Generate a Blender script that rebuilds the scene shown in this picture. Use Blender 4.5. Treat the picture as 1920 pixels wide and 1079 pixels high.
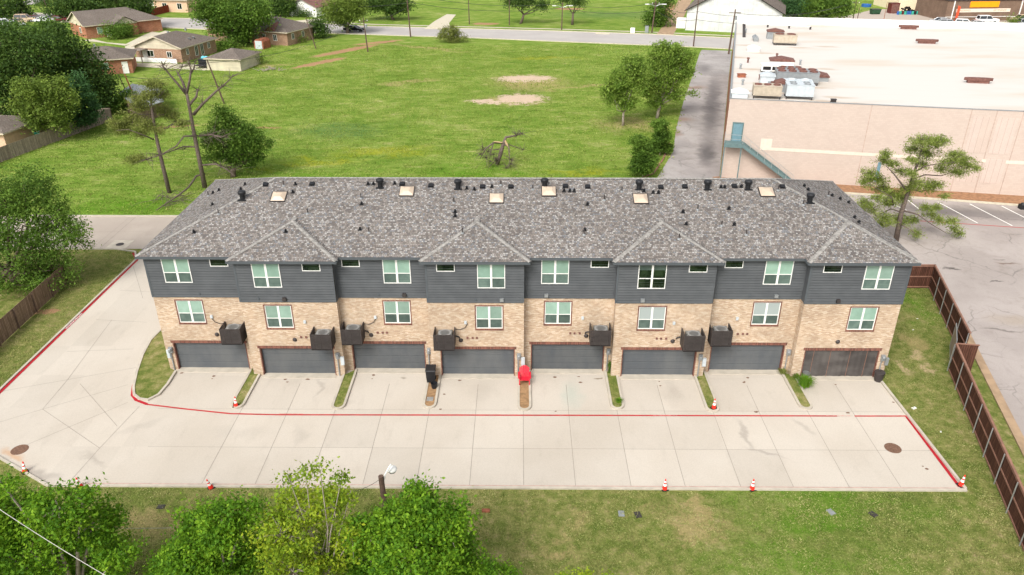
import bpy, bmesh, math, random
import numpy as np
from mathutils import Vector, Matrix
R = math.radians
S = bpy.context.scene
COL = S.collection
for o in list(bpy.data.objects): bpy.data.objects.remove(o)

# ------------------------------------------------------------------ camera
CAM = np.array([18.0935, -44.1003, 29.4271]); FPX = 1445.0
YAW, PIT, ROL = -0.0097, -0.4737, -0.0012
_cy, _sy, _cp, _sp = math.cos(YAW), math.sin(YAW), math.cos(PIT), math.sin(PIT)
_f = np.array([_sy*_cp, _cy*_cp, _sp]); _r = np.array([_cy, -_sy, 0.]); _u = np.cross(_r, _f)
_cr, _sr = math.cos(ROL), math.sin(ROL)
_r2 = _cr*_r+_sr*_u; _u2 = -_sr*_r+_cr*_u
cd = bpy.data.cameras.new('camera'); cam = bpy.data.objects.new('camera', cd); COL.objects.link(cam)
cd.sensor_fit = 'HORIZONTAL'; cd.sensor_width = 36; cd.lens = 36*FPX/1920
cd.clip_start = .5; cd.clip_end = 8000
cam.matrix_world = Matrix(((_r2[0], _u2[0], -_f[0], CAM[0]), (_r2[1], _u2[1], -_f[1], CAM[1]), (_r2[2], _u2[2], -_f[2], CAM[2]), (0, 0, 0, 1)))
S.camera = cam
S.render.resolution_x = 1024; S.render.resolution_y = 575

def _ray(px, py):
    return _r2*(px-960)/FPX-_u2*(py-539.5)/FPX+_f
def G(px, py, z=0.):            # survey point on the level z
    r = _ray(px, py); q = CAM+r*(z-CAM[2])/r[2]; return (float(q[0]), float(q[1]))
def P(px, py, y):               # survey point on the upright plane at depth y
    r = _ray(px, py); q = CAM+r*(y-CAM[1])/r[1]; return Vector((float(q[0]), float(q[1]), float(q[2])))

# ------------------------------------------------------------------ light
SUN_EL, SUN_AZ = R(46), R(205)      # azimuth clockwise from +y
w = bpy.data.worlds.new('World'); S.world = w; w.use_nodes = True
nt = w.node_tree; nt.nodes.clear()
sky = nt.nodes.new('ShaderNodeTexSky'); sky.sky_type = 'NISHITA'; sky.sun_disc = False
sky.sun_elevation = SUN_EL; sky.sun_rotation = SUN_AZ; sky.dust_density = 5; sky.air_density = 1.0
hs = nt.nodes.new('ShaderNodeHueSaturation'); hs.inputs['Saturation'].default_value = .22
bg = nt.nodes.new('ShaderNodeBackground'); bg.inputs[1].default_value = .15
wo = nt.nodes.new('ShaderNodeOutputWorld')
nt.links.new(sky.outputs[0], hs.inputs['Color']); nt.links.new(hs.outputs[0], bg.inputs[0]); nt.links.new(bg.outputs[0], wo.inputs[0])
sl = bpy.data.lights.new('sun', 'SUN'); sl.energy = 1.25; sl.angle = R(20); sl.color = (1, .95, .87)
so = bpy.data.objects.new('sun', sl); COL.objects.link(so)
sd = Vector((math.sin(SUN_AZ)*math.cos(SUN_EL), math.cos(SUN_AZ)*math.cos(SUN_EL), math.sin(SUN_EL)))
so.rotation_euler = sd.to_track_quat('Z', 'Y').to_euler()
S.view_settings.view_transform = 'Standard'; S.view_settings.look = 'None'
S.view_settings.exposure = .64; S.view_settings.gamma = 1

# ------------------------------------------------------------------ materials
def srgb(r, g, b):
    f = lambda c: (c/255/12.92) if c/255 <= .04045 else ((c/255+.055)/1.055)**2.4
    return (f(r), f(g), f(b), 1)
class NT:
    def __init__(s, name):
        s.m = bpy.data.materials.new(name); s.m.use_nodes = True; s.t = s.m.node_tree; s.t.nodes.clear()
        s.out = s.t.nodes.new('ShaderNodeOutputMaterial'); s.tc = s.n('TexCoord')
        s.obj = s.tc.outputs['Object']
    def n(s, kind, props=None, **inp):
        nd = s.t.nodes.new('ShaderNode'+kind)
        for k, v in (props or {}).items(): setattr(nd, k, v)
        for k, v in inp.items():
            key = int(k[1:]) if k[0] == '_' and k[1:].isdigit() else k.replace('_', ' ')
            s.set(nd.inputs[key], v)
        return nd
    def set(s, sock, v):
        if isinstance(v, bpy.types.NodeSocket): s.t.links.new(v, sock)
        elif isinstance(v, bpy.types.Node): s.t.links.new(v.outputs[0], sock)
        else: sock.default_value = v
    def noise(s, scale, detail=4, rough=.55, vec=None, dist=0.):
        return s.n('TexNoise', Vector=vec or s.obj, Scale=scale, Detail=detail, Roughness=rough, Distortion=dist).outputs[0]
    def ramp(s, fac, stops, interp='LINEAR'):
        nd = s.n('ValToRGB', Fac=fac); cr = nd.color_ramp; cr.interpolation = interp
        while len(cr.elements) < len(stops): cr.elements.new(.5)
        for e, (p, c) in zip(cr.elements, stops): e.position = p; e.color = c if len(c) == 4 else (*c, 1)
        return nd.outputs[0]
    def math(s, op, a, b=0., c=0.):
        return s.n('Math', {'operation': op}, _0=a, _1=b, _2=c).outputs[0]
    def vmath(s, op, a, b=(0, 0, 0)):
        nd = s.n('VectorMath', {'operation': op}, _0=a, _1=b)
        return nd.outputs[1] if op == 'LENGTH' else nd.outputs[0]
    def mr(s, v, a, b, c=0., d=1.):
        return s.n('MapRange', {'interpolation_type': 'SMOOTHSTEP'}, Value=v, From_Min=a, From_Max=b, To_Min=c, To_Max=d).outputs[0]
    def mix(s, f, a, b, mode='MIX'):
        nd = s.n('Mix', {'data_type': 'RGBA', 'blend_type': mode}); s.set(nd.inputs[0], f); s.set(nd.inputs[6], a); s.set(nd.inputs[7], b)
        return nd.outputs[2]
    def dim(s, c, f, t=(1, 1, 1)): return s.mix(1., c, (f*t[0], f*t[1], f*t[2], 1), 'MULTIPLY')
    def grey(s, v): return s.n('CombineColor', Red=v, Green=v, Blue=v).outputs[0]
    def bump(s, h, strength=.4, dist=.02): return s.n('Bump', Height=h, Strength=strength, Distance=dist).outputs[0]
    def done(s, color, rough=.8, metal=0., normal=None, spec=.3, **kw):
        b = s.n('BsdfPrincipled', Base_Color=color, Roughness=rough, Metallic=metal)
        b.inputs['Specular IOR Level'].default_value = spec
        if normal is not None: s.set(b.inputs['Normal'], normal)
        for k, v in kw.items(): s.set(b.inputs[k.replace('_', ' ')], v)
        s.t.links.new(b.outputs[0], s.out.inputs[0]); return s.m
    def ellipse(s, pos, x, y, rx, ry, rot=0., soft=.45):
        mp = s.n('Mapping', {'vector_type': 'TEXTURE'}, Vector=pos, Location=(x, y, 0), Rotation=(0, 0, rot), Scale=(rx, ry, 1000))
        return s.mr(s.vmath('LENGTH', mp.outputs[0]), 1, 1-soft)
_M = {}
def plain(name, col, rough=.7, metal=0., var=.12, scale=3., spec=.3, bump=0.):
    if name in _M: return _M[name]
    k = NT(name); f = k.mr(k.noise(scale, 5), .3, .7, 1-var, 1+var)
    c = k.mix(1., col, k.grey(f), 'MULTIPLY')
    nrm = k.bump(k.noise(scale*6, 4), bump, .02) if bump else None
    _M[name] = k.done(c, rough, metal, nrm, spec); return _M[name]

def wall_uv(k):     # u along the wall, v up, whichever way the wall faces
    nx = k.n('SeparateXYZ', Vector=k.tc.outputs['Normal']); px = k.n('SeparateXYZ', Vector=k.obj)
    f = k.math('GREATER_THAN', k.math('ABSOLUTE', nx.outputs[0]), .7)
    u = k.math('ADD', k.math('MULTIPLY', px.outputs[1], f), k.math('MULTIPLY', px.outputs[0], k.math('SUBTRACT', 1., f)))
    return k.n('CombineXYZ', X=u, Y=px.outputs[2], Z=0.).outputs[0]
def brick_mat(name, cols, mortar, bw=.22, rh=.075, ms=.011, bump=.35, blotch=.12):
    k = NT(name); uv = wall_uv(k)
    b = k.n('TexBrick', Vector=uv, Color1=(0, 0, 0, 1), Color2=(1, 1, 1, 1), Mortar=(.5, .5, .5, 1), Scale=1., Mortar_Size=ms, Mortar_Smooth=.2, Bias=0., Brick_Width=bw, Row_Height=rh)
    n = len(cols); c = k.ramp(b.outputs[0], [(i/n, cols[i]) for i in range(n)], 'CONSTANT')
    c = k.mix(b.outputs[1], c, mortar)
    fn = k.mr(k.noise(22, 3), .25, .75, .96 if name == 'pink_block' else .88, 1.04 if name == 'pink_block' else 1.12); c = k.mix(1., c, k.grey(fn), 'MULTIPLY')
    bl = k.mr(k.noise(.7, 5), .3, .7, 1-blotch, 1+blotch); c = k.mix(1., c, k.grey(bl), 'MULTIPLY')
    h = k.math('SUBTRACT', 1., b.outputs[1])
    c = k.dim(c, .75)
    _M[name] = k.done(c, .88, 0., k.bump(h, bump, .01)); return _M[name]

brick_mat('tan_brick', [srgb(206, 180, 152), srgb(213, 190, 164), srgb(198, 170, 142), srgb(208, 184, 157), srgb(222, 203, 180), srgb(187, 158, 131)], srgb(200, 180, 158))
brick_mat('red_brick', [srgb(124, 72, 60), srgb(138, 84, 70), srgb(104, 58, 50)], srgb(160, 140, 124), bw=.075, rh=.3, ms=.007)
brick_mat('house_brick', [srgb(184, 142, 114), srgb(198, 158, 130), srgb(168, 126, 100)], srgb(170, 150, 130))
brick_mat('orange_brick', [srgb(180, 104, 74), srgb(196, 122, 90), srgb(162, 88, 64)], srgb(180, 150, 124))
brick_mat('pink_block', [srgb(214, 197, 184), srgb(216, 199, 186), srgb(212, 194, 181)], srgb(206, 188, 175), bw=.4, rh=.2, ms=.012, bump=.1, blotch=.02)
brick_mat('pale_panel', [srgb(216, 197, 184), srgb(219, 200, 188)], srgb(200, 181, 169), bw=.6, rh=30., ms=.03, blotch=.03)
brick_mat('brown_block', [srgb(140, 116, 98), srgb(134, 110, 93)], srgb(122, 100, 86), bw=.4, rh=.2)
brick_mat('white_boards', [srgb(232, 232, 230), srgb(226, 227, 226)], srgb(200, 201, 201), bw=.9, rh=40., ms=.02)
brick_mat('cream_boards', [srgb(226, 216, 190), srgb(220, 209, 184)], srgb(190, 180, 158), bw=6, rh=.25, ms=.012)

def shingle_mat(name, cols, step, strength=1.):
    k = NT(name)
    nx = k.n('SeparateXYZ', Vector=k.tc.outputs['Normal']); px = k.n('SeparateXYZ', Vector=k.obj)
    f = k.math('GREATER_THAN', k.math('ABSOLUTE', nx.outputs[0]), k.math('ABSOLUTE', nx.outputs[1]))
    u = k.math('ADD', k.math('MULTIPLY', px.outputs[1], f), k.math('MULTIPLY', px.outputs[0], k.math('SUBTRACT', 1., f)))
    v = k.math('MULTIPLY', px.outputs[2], step)
    uv = k.n('CombineXYZ', X=u, Y=v, Z=0.).outputs[0]
    b = k.n('TexBrick', {'offset_frequency': 2, 'squash': .7, 'squash_frequency': 3}, Vector=uv, Color1=(0, 0, 0, 1), Color2=(1, 1, 1, 1), Mortar=(0, 0, 0, 1), Scale=1., Mortar_Size=.012, Mortar_Smooth=.4, Bias=0., Brick_Width=.17, Row_Height=.14)
    n = len(cols); c = k.ramp(b.outputs[0], [(i/n, cols[i]) for i in range(n)], 'CONSTANT')
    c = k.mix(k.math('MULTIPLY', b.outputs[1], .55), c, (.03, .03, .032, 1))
    row = k.math('FRACT', k.math('DIVIDE', v, .14)); c = k.mix(k.mr(row, .0, .3, .5, 0), c, (.035, .034, .034, 1))  # course shadow painted into the colour along each row's lower edge
    c = k.mix(1., c, k.grey(k.mr(k.noise(14, 4), .25, .75, .84, 1.16)), 'MULTIPLY')
    c = k.mix(1., c, k.grey(k.mr(k.noise(.35, 4), .3, .7, .93, 1.07)), 'MULTIPLY'); c = k.dim(c, .84 if 'weather' in name else .72, (1., .99, .99) if 'weather' in name else (1, 1, 1))
    _M[name] = k.done(c, .95, 0., k.bump(k.math('SUBTRACT', b.outputs[0], b.outputs[1]), .5, .012), spec=.1)
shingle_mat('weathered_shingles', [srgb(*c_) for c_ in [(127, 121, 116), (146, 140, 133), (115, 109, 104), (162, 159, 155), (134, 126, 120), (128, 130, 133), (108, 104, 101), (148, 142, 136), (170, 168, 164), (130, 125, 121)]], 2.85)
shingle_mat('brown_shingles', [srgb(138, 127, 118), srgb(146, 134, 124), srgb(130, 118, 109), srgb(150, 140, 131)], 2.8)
plain('ridge_cap', srgb(140, 137, 132), .95, var=.32, scale=5)
plain('brown_cap', srgb(130, 119, 110), .95)

k = NT('slate_siding')      # painted lap siding, boards are real geometry
px = k.n('SeparateXYZ', Vector=k.obj); cell = k.math('FLOOR', k.math('MULTIPLY', px.outputs[2], 5.4))
c = k.mix(k.mr(k.noise(1.2, 5), .3, .7), srgb(78, 81, 84), srgb(85, 88, 91))
wn = k.n('TexWhiteNoise', {'noise_dimensions': '1D'}, W=cell).outputs[0]
c = k.mix(1., c, k.grey(k.mr(wn, 0, 1, .95, 1.05)), 'MULTIPLY'); _M['slate_siding'] = k.done(c, .6)
plain('slate_trim', srgb(79, 84, 88), .6, var=.05)
k = NT('garage_steel'); c = k.mix(k.mr(k.noise(.8, 5, .65, vec=k.n('Mapping', Vector=k.obj, Scale=(1, 1, .4)).outputs[0]), .3, .7), srgb(82, 86, 90), srgb(96, 98, 99)); c = k.mix(1., c, k.grey(k.mr(k.n('ObjectInfo').outputs['Random'], 0, 1, .9, 1.08)), 'MULTIPLY'); _M['garage_steel'] = k.done(c, .5)
plain('white_vinyl', srgb(222, 222, 218), .45, var=.03)
k = NT('blind_glass'); rn = k.n('ObjectInfo').outputs['Random']; c = k.mix(k.mr(k.noise(1.5, 3), .3, .7), srgb(126, 154, 140), srgb(138, 166, 152)); c = k.mix(1., c, k.grey(k.mr(rn, 0, 1, .78, 1.12)), 'MULTIPLY'); _M['blind_glass'] = k.done(c, .12, 0., spec=.7, Coat_Weight=.3)
k = NT('grey_glass'); _M['grey_glass'] = k.done(srgb(150, 160, 158), .12, spec=.7)
k = NT('screen_glass'); c = k.mix(k.mr(k.noise(2.5, 3), .3, .7), srgb(78, 96, 90), srgb(96, 114, 106)); c = k.mix(1., c, k.grey(k.mr(k.n('ObjectInfo').outputs['Random'], 0, 1, .6, 1.15)), 'MULTIPLY'); _M['screen_glass'] = k.done(c, .35, spec=.4)
k = NT('dark_glass'); c = k.mix(k.mr(k.noise(1.3, 3), .4, .6), srgb(10, 26, 16), srgb(36, 50, 34)); _M['dark_glass'] = k.done(c, .1, spec=.5)
k = NT('car_glass'); _M['car_glass'] = k.done(srgb(36, 42, 48), .06, spec=.8)
plain('cage_metal', srgb(68, 63, 62), .5, .3, var=.1)
plain('cage_dark', srgb(34, 31, 31), .6, .2)
plain('condenser_grey', srgb(128, 130, 128), .5, .3)
plain('black_plastic', srgb(32, 33, 36), .5, var=.1)
plain('grey_metal', srgb(150, 154, 156), .45, .4, var=.08)
plain('pale_metal', srgb(196, 204, 208), .45, .2, var=.06)
plain('galvanised', srgb(176, 178, 178), .4, .6, var=.08)
plain('pvc_grey', srgb(178, 176, 170), .6)
plain('tan_dome', srgb(186, 168, 148), .35, var=.1, scale=1.2, spec=.5)
plain('red_plastic', srgb(198, 36, 56), .4, var=.05)
plain('cone_orange', srgb(224, 50, 34), .5, var=.05); plain('cone_white', srgb(240, 240, 238), .5, var=.03)
plain('teal_paint', srgb(96, 118, 118), .6, var=.12); plain('teal_door', srgb(104, 136, 146), .55, var=.08)
plain('brown_wood', srgb(78, 52, 42), .85, var=.2, scale=5); plain('fence_rail', srgb(136, 100, 84), .85, var=.15)
plain('redwood', srgb(122, 54, 40), .85, var=.2)
plain('pole_wood', srgb(94, 76, 66), .9, var=.2, scale=6); plain('bark', srgb(100, 88, 76), .95, var=.25, scale=5, bump=.6)
plain('pale_bark', srgb(150, 140, 128), .95, var=.2, scale=5, bump=.5); plain('dead_bark', srgb(102, 90, 82), .95, var=.28, scale=7, bump=.7)
plain('split_wood', srgb(186, 158, 124), .8)
plain('wire', srgb(60, 60, 60), .6); plain('pale_wire', srgb(170, 168, 160), .6)
plain('kerb_concrete', srgb(178, 170, 156), .9, var=.1, scale=1.5); plain('walk_concrete', srgb(188, 180, 160), .9, var=.1)
plain('rust', srgb(142, 86, 64), .85, var=.35, scale=3); plain('rust_dark', srgb(112, 78, 70), .85, var=.25)
plain('dirt', srgb(158, 134, 108), 1., var=.18, scale=1.2, bump=.5); plain('mulch', srgb(146, 110, 82), 1., var=.22, scale=2.5, bump=.6)
plain('cream_paint', srgb(226, 212, 180), .8, var=.05); plain('white_paint', srgb(236, 234, 228), .7, var=.06); plain('road_paint', srgb(236, 234, 228), .8, var=.1, scale=6)
plain('silver_paint', srgb(196, 200, 204), .3, .4, var=.03); plain('white_car', srgb(236, 238, 238), .3, var=.02); plain('black_car', srgb(24, 26, 30), .25, var=.05)
plain('maroon_car', srgb(96, 40, 40), .35); plain('tan_car', srgb(200, 176, 150), .35); plain('tyre', srgb(28, 28, 28), .9)
plain('blue_plastic', srgb(48, 96, 160), .5); plain('green_plastic', srgb(60, 160, 140), .5); plain('dark_green', srgb(44, 76, 52), .6)
plain('unit_beige', srgb(178, 166, 148), .6, var=.1); plain('trim_tan', srgb(196, 184, 164), .8); plain('orange_sign', srgb(250, 156, 20), .5, var=.06); plain('flag_red', srgb(230, 84, 50), .6); plain('banner', srgb(224, 208, 190), .6, var=.04); plain('sign_ink', srgb(186, 120, 84), .6)
plain('peach_brick', srgb(212, 178, 150), .9, var=.08); plain('brown_roof', srgb(118, 84, 76), .9, var=.12)
plain('soil', srgb(146, 116, 84), 1., var=.25, scale=4, bump=.8)
k = NT('mesh_screen'); u = k.n('SeparateXYZ', Vector=k.obj)
c = k.mix(k.mr(k.noise(1.0, 5, vec=k.n('Mapping', Vector=k.obj, Scale=(.6, 1, 1.2)).outputs[0]), .35, .65), srgb(66, 62, 60), srgb(88, 84, 81)); _M['mesh_screen'] = k.done(c, .7)

def planks(name, a, b, wd=.14):
    k = NT(name); uv = wall_uv(k)
    br = k.n('TexBrick', {'offset': 0.}, Vector=uv, Color1=(0, 0, 0, 1), Color2=(1, 1, 1, 1), Mortar=(0, 0, 0, 1), Scale=1., Mortar_Size=.012, Brick_Width=wd, Row_Height=30., Bias=0.)
    c = k.mix(br.outputs[0], a, b); c = k.mix(1., c, k.grey(k.mr(k.noise(4, 5, vec=k.n('Mapping', Vector=k.obj, Scale=(3, 3, .5)).outputs[0]), .3, .7, .75, 1.25)), 'MULTIPLY')
    c = k.mix(k.math('MULTIPLY', br.outputs[1], .8), c, (.01, .008, .007, 1)); _M[name] = k.done(c, .9, spec=.15)
planks('stained_planks', srgb(74, 48, 38), srgb(94, 62, 50)); planks('grey_planks', srgb(136, 122, 108), srgb(168, 154, 138)); planks('brown_planks', srgb(120, 100, 84), srgb(146, 124, 106)); planks('red_planks', srgb(118, 52, 38), srgb(138, 66, 48))

def foliage(name, dark, mid, light, trans=.3, scale=.5):
    k = NT(name); g = k.n('NewGeometry')
    rnd = g.outputs['Random Per Island']
    f = k.math('ADD', k.math('MULTIPLY', rnd, .55), k.math('MULTIPLY', k.mr(k.noise(scale, 3), .3, .7), .45))
    c = k.ramp(f, [(0., dark), (.45, mid), (1., light)])
    d = k.n('BsdfPrincipled', Base_Color=c, Roughness=.65); d.inputs['Specular IOR Level'].default_value = .2
    t = k.n('BsdfTranslucent', Color=k.mix(.5, c, light)); mx = k.n('MixShader', Fac=trans); k.t.links.new(d.outputs[0], mx.inputs[1]); k.t.links.new(t.outputs[0], mx.inputs[2])
    k.t.links.new(mx.outputs[0], k.out.inputs[0]); _M[name] = k.m
foliage('fresh_leaves', (.03, .095, .008, 1), (.10, .23, .012, 1), (.27, .44, .025, 1), .38, .9)
foliage('yellow_leaves', (.07, .14, .012, 1), (.19, .30, .018, 1), (.42, .48, .03, 1), .35)
foliage('breezy_leaves', (.06, .12, .02, 1), (.17, .28, .04, 1), (.38, .50, .10, 1), .42)
foliage('green_leaves', (.035, .08, .012, 1), (.09, .175, .022, 1), (.21, .33, .05, 1), .35)
foliage('dark_leaves', (.022, .05, .012, 1), (.052, .105, .018, 1), (.12, .2, .032, 1), .3)
foliage('blue_leaves', (.03, .07, .025, 1), (.055, .13, .04, 1), (.09, .2, .06, 1), .25)
foliage('olive_leaves', (.06, .10, .018, 1), (.13, .20, .03, 1), (.26, .34, .06, 1), .33)
foliage('needles', (.07, .11, .014, 1), (.17, .24, .03, 1), (.42, .46, .16, 1), .3, .8)
foliage('dull_needles', (.09, .11, .025, 1), (.17, .20, .045, 1), (.28, .31, .08, 1), .28, .8)

# ground: mown lawn near the building, rough green field behind it
k = NT('grass_ground')
nz = k.n('TexNoise', Vector=k.obj, Scale=.9, Detail=4., Roughness=.6).outputs[1]
pos = k.vmath('ADD', k.obj, k.vmath('MULTIPLY', k.vmath('SUBTRACT', nz, (.5, .5, .5)), (2.6, 2.6, 0)))
nzb = k.n('TexNoise', Vector=k.obj, Scale=.25, Detail=5., Roughness=.65).outputs[1]
posb = k.vmath('ADD', k.obj, k.vmath('MULTIPLY', k.vmath('SUBTRACT', nzb, (.5, .5, .5)), (12, 12, 0)))
fine = k.noise(9, 6, .75); mid = k.noise(1.6, 5, .65); big = k.noise(.09, 5, .6); streak = k.noise(1.0, 5, .6, vec=k.n('Mapping', Vector=k.obj, Rotation=(0, 0, .25), Scale=(.35, 1.3, 1)).outputs[0])
cl = k.ramp(k.math('ADD', k.math('MULTIPLY', mid, .6), k.math('MULTIPLY', big, .4)), [(.33, srgb(88, 108, 46)), (.45, srgb(112, 126, 60)), (.55, srgb(142, 144, 84)), (.66, srgb(176, 164, 118))])
streak2 = k.noise(.35, 6, .7, vec=k.n('Mapping', Vector=k.obj, Rotation=(0, 0, -.35), Scale=(.7, 1.2, 1)).outputs[0])
cf = k.ramp(k.math('ADD', k.math('MULTIPLY', streak, .35), k.math('ADD', k.math('MULTIPLY', big, .2), k.math('MULTIPLY', streak2, .45))), [(.37, srgb(84, 114, 38)), (.45, srgb(108, 140, 50)), (.54, srgb(134, 156, 70)), (.63, srgb(170, 172, 110))])
sy = k.n('SeparateXYZ', Vector=posb).outputs[1]
gc = k.mix(k.mr(sy, 22, 30), cl, cf)
def spot(gc, col, lst, strength=1., p=None, soft=.45):
    acc = None
    for (x, y, rx, ry, rot) in lst:
        e = k.ellipse(p or pos, x, y, rx, ry, rot, soft); acc = e if acc is None else k.math('MAXIMUM', acc, e)
    return k.mix(k.math('MULTIPLY', acc, strength), gc, col)
def gp(px, py, rx, ry, rot=0.): x, y = G(px, py); return (x, y, rx, ry, rot)
gc = spot(gc, srgb(168, 166, 28), [gp(1090, 322, 6, 2.0), gp(720, 285, 9, 3.0), gp(600, 300, 6, 2), gp(480, 320, 4, 2), gp(1010, 110, 12, 2)], .45, posb, .9)
gc = spot(gc, srgb(86, 140, 22), [gp(900, 325, 14, 3), gp(250, 385, 12, 6), gp(560, 325, 12, 3), gp(1560, 960, 9, 2.), gp(1720, 580, 2.2, 3.5), gp(1480, 1040, 8, 2.5)], .5, posb, .9)
gc = spot(gc, srgb(84, 118, 74), [gp(640, 245, 10, 7), gp(1150, 28, 26, 12), gp(430, 255, 8, 5)], .45, posb, .9)
gc = spot(gc, srgb(178, 160, 112), [gp(820, 990, 2.5, 2.2), gp(300, 975, 5, 2.), gp(1040, 1010, 3, 1.2), gp(1290, 980, 3, .9), gp(1700, 640, 1.6, 3.), gp(1180, 235, 7, 5), gp(1080, 165, 16, 1.6, .35), gp(1000, 160, 10, 7), gp(760, 155, 9, 2, .4), gp(520, 122, 5, 2), gp(800, 90, 16, 2, -.5), gp(470, 118, 3, 4), gp(320, 585, 2., 1.)], .62, posb, .8)
nzc = k.n('TexNoise', Vector=k.obj, Scale=.4, Detail=7., Roughness=.72).outputs[1]
posc = k.vmath('ADD', k.obj, k.vmath('MULTIPLY', k.vmath('SUBTRACT', nzc, (.5, .5, .5)), (9, 6.5, 0)))
gc = spot(gc, srgb(190, 166, 122), [gp(985, 150, 9, 5.5, .05), gp(960, 188, 8, 5., .1)], .6, posc, .9)
nd = k.noise(.8, 8, .78); acc = None
for (x_, y_, rx_, ry_, rt_) in [gp(985, 148, 7.2, 4.2, .08), gp(975, 186, 5.6, 5.2, .15), gp(915, 191, 4.6, 2.2, -.2)]:
    d_ = k.vmath('LENGTH', k.n('Mapping', {'vector_type': 'TEXTURE'}, Vector=k.obj, Location=(x_, y_, 0), Rotation=(0, 0, rt_), Scale=(rx_, ry_, 1000)).outputs[0])
    e = k.mr(k.math('ADD', k.math('SUBTRACT', .78, d_), k.math('MULTIPLY', k.math('SUBTRACT', nd, .5), 2.4)), 0, .22); acc = e if acc is None else k.math('MAXIMUM', acc, e)
gc = k.mix(acc, gc, k.mix(nd, srgb(226, 208, 180), srgb(188, 166, 136)))
gc = spot(gc, srgb(200, 180, 140), [gp(1722, 665, .7, 1.1), gp(1700, 690, .5, .9), gp(1735, 690, .5, .8)], .8, posc if 0 else pos, .6)
gc = spot(gc, srgb(180, 138, 108), [gp(650, 95, 11, 1.8, .95), gp(600, 118, 8, 1.5, .95), gp(710, 80, 7, 1.6, .6), gp(910, 45, 4, 2.2), gp(1095, 44, 0.1, .1), gp(1068, 17, 5, 2.5), gp(500, 240, 2.4, .5), gp(325, 238, 4.5, .55, .25), gp(80, 585, 1.3, .5), gp(1250, 10, 3, 40, -.1)], .85, pos, .35)
fl = k.math('MULTIPLY', k.math('GREATER_THAN', k.noise(5., 2), .69), k.mr(k.noise(.12, 3), .52, .62)); fl = k.math('MULTIPLY', fl, k.mr(sy, 45, 60))
gc = k.mix(k.math('MULTIPLY', fl, .75), gc, srgb(226, 226, 206))
gc = k.mix(1., gc, k.grey(k.mr(fine, .25, .75, .72, 1.28)), 'MULTIPLY')
gc = k.dim(gc, .80, (1.04, 1, 1.06))
_M['grass_ground'] = k.done(gc, 1., 0., k.bump(k.math('ADD', fine, mid), .8, .12), spec=.05)

def concrete(name, base, base2, stain, spots=(), streaks=()):
    k = NT(name); nz = k.n('TexNoise', Vector=k.obj, Scale=.7, Detail=5.).outputs[1]
    pos = k.vmath('ADD', k.obj, k.vmath('MULTIPLY', k.vmath('SUBTRACT', nz, (.5, .5, .5)), (2., 2., 0)))
    c = k.mix(k.mr(k.noise(.16, 5), .35, .65), base, base2)
    c = k.mix(k.mr(k.noise(1.1, 6, .7, vec=k.n('Mapping', Vector=k.obj, Scale=(1., .35, 1)).outputs[0]), .5, .8, 0, .35), c, stain)
    for (x, y, rx, ry, rot, col, st) in spots:
        c = k.mix(k.math('MULTIPLY', k.ellipse(pos, x, y, rx, ry, rot, .9), st), c, col)
    c = k.mix(k.mr(k.noise(3.1, 3), .72, .78, 0, .4), c, stain)
    if 'asphalt' in name:
        for sc_, st_ in ((.16, .36), (.5, .18)):
            ed = k.n('TexVoronoi', {'feature': 'DISTANCE_TO_EDGE'}, Vector=k.vmath('ADD', k.obj, k.vmath('MULTIPLY', nz, (1.6, 1.6, 0))), Scale=sc_).outputs[0]
            c = k.mix(k.math('MULTIPLY', k.mr(ed, .004, .014*(sc_/.16)**.5, st_, 0), k.mr(k.noise(.2, 2), .4, .6)), c, (.08, .075, .07, 1))
        c = k.mix(k.mr(k.noise(.5, 6, .7), .5, .75, 0, .35), c, srgb(128, 116, 104))
    c = k.mix(1., c, k.grey(k.mr(k.noise(14, 5, .7), .25, .75, .93, 1.07)), 'MULTIPLY')
    if name == 'drive_concrete':
        sx_ = k.n('SeparateXYZ', Vector=k.obj); ci = k.math('FLOOR', k.math('DIVIDE', k.math('SUBTRACT', sx_.outputs[0], .42), 3.0)); cj = k.math('FLOOR', k.math('DIVIDE', k.math('SUBTRACT', sx_.outputs[1], -7.7), 3.8))
        wn = k.n('TexWhiteNoise', {'noise_dimensions': '2D'}, Vector=k.n('CombineXYZ', X=ci, Y=cj).outputs[0]).outputs[0]; c = k.mix(1., c, k.grey(k.mr(wn, 0, 1, .955, 1.03)), 'MULTIPLY')
    c = k.dim(c, .755)
    _M[name] = k.done(c, .9, 0., k.bump(k.noise(30, 4), .3, .01), spec=.2)
def sp(px, py, rx, ry, rot, col, st): x, y = G(px, py); return (x, y, rx, ry, rot, col, st)
DK = srgb(150, 142, 134); GN = srgb(186, 196, 184); RU = srgb(206, 168, 134)
concrete('drive_concrete', srgb(206, 196, 182), srgb(213, 204, 191), srgb(180, 170, 157), [
 sp(1400, 815, .35, 2.2, .15, DK, .45), sp(1440, 850, 1.8, .22, -.5, DK, .4), sp(1505, 800, .3, 1.4, .5, DK, .3), sp(1260, 735, .9, 2.3, 0, DK, .22), sp(600, 725, .25, 1.6, 0, DK, .35), sp(640, 760, 1., .5, .3, DK, .25),
 sp(1070, 740, 1.1, 2.4, 0, GN, .5), sp(30, 855, 1.6, .35, -.5, RU, .8), sp(70, 890, 1.8, .5, -.4, DK, .5), sp(175, 865, 2., .3, -.5, DK, .3), sp(1120, 712, .35, .18, 0, srgb(120, 100, 70), .8), sp(757, 712, .3, .25, 0, srgb(130, 122, 104), .6),
 sp(560, 815, .5, 1.5, .3, DK, .2), sp(260, 800, 2.5, .5, .6, DK, .18), sp(450, 810, 3, 1, 0, DK, .12), sp(900, 735, 1., 1.8, 0, DK, .13)])
concrete('street_concrete', srgb(184, 172, 160), srgb(196, 184, 172), srgb(160, 148, 136))
concrete('road_surface', srgb(186, 180, 176), srgb(194, 189, 184), srgb(176, 169, 164))
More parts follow.
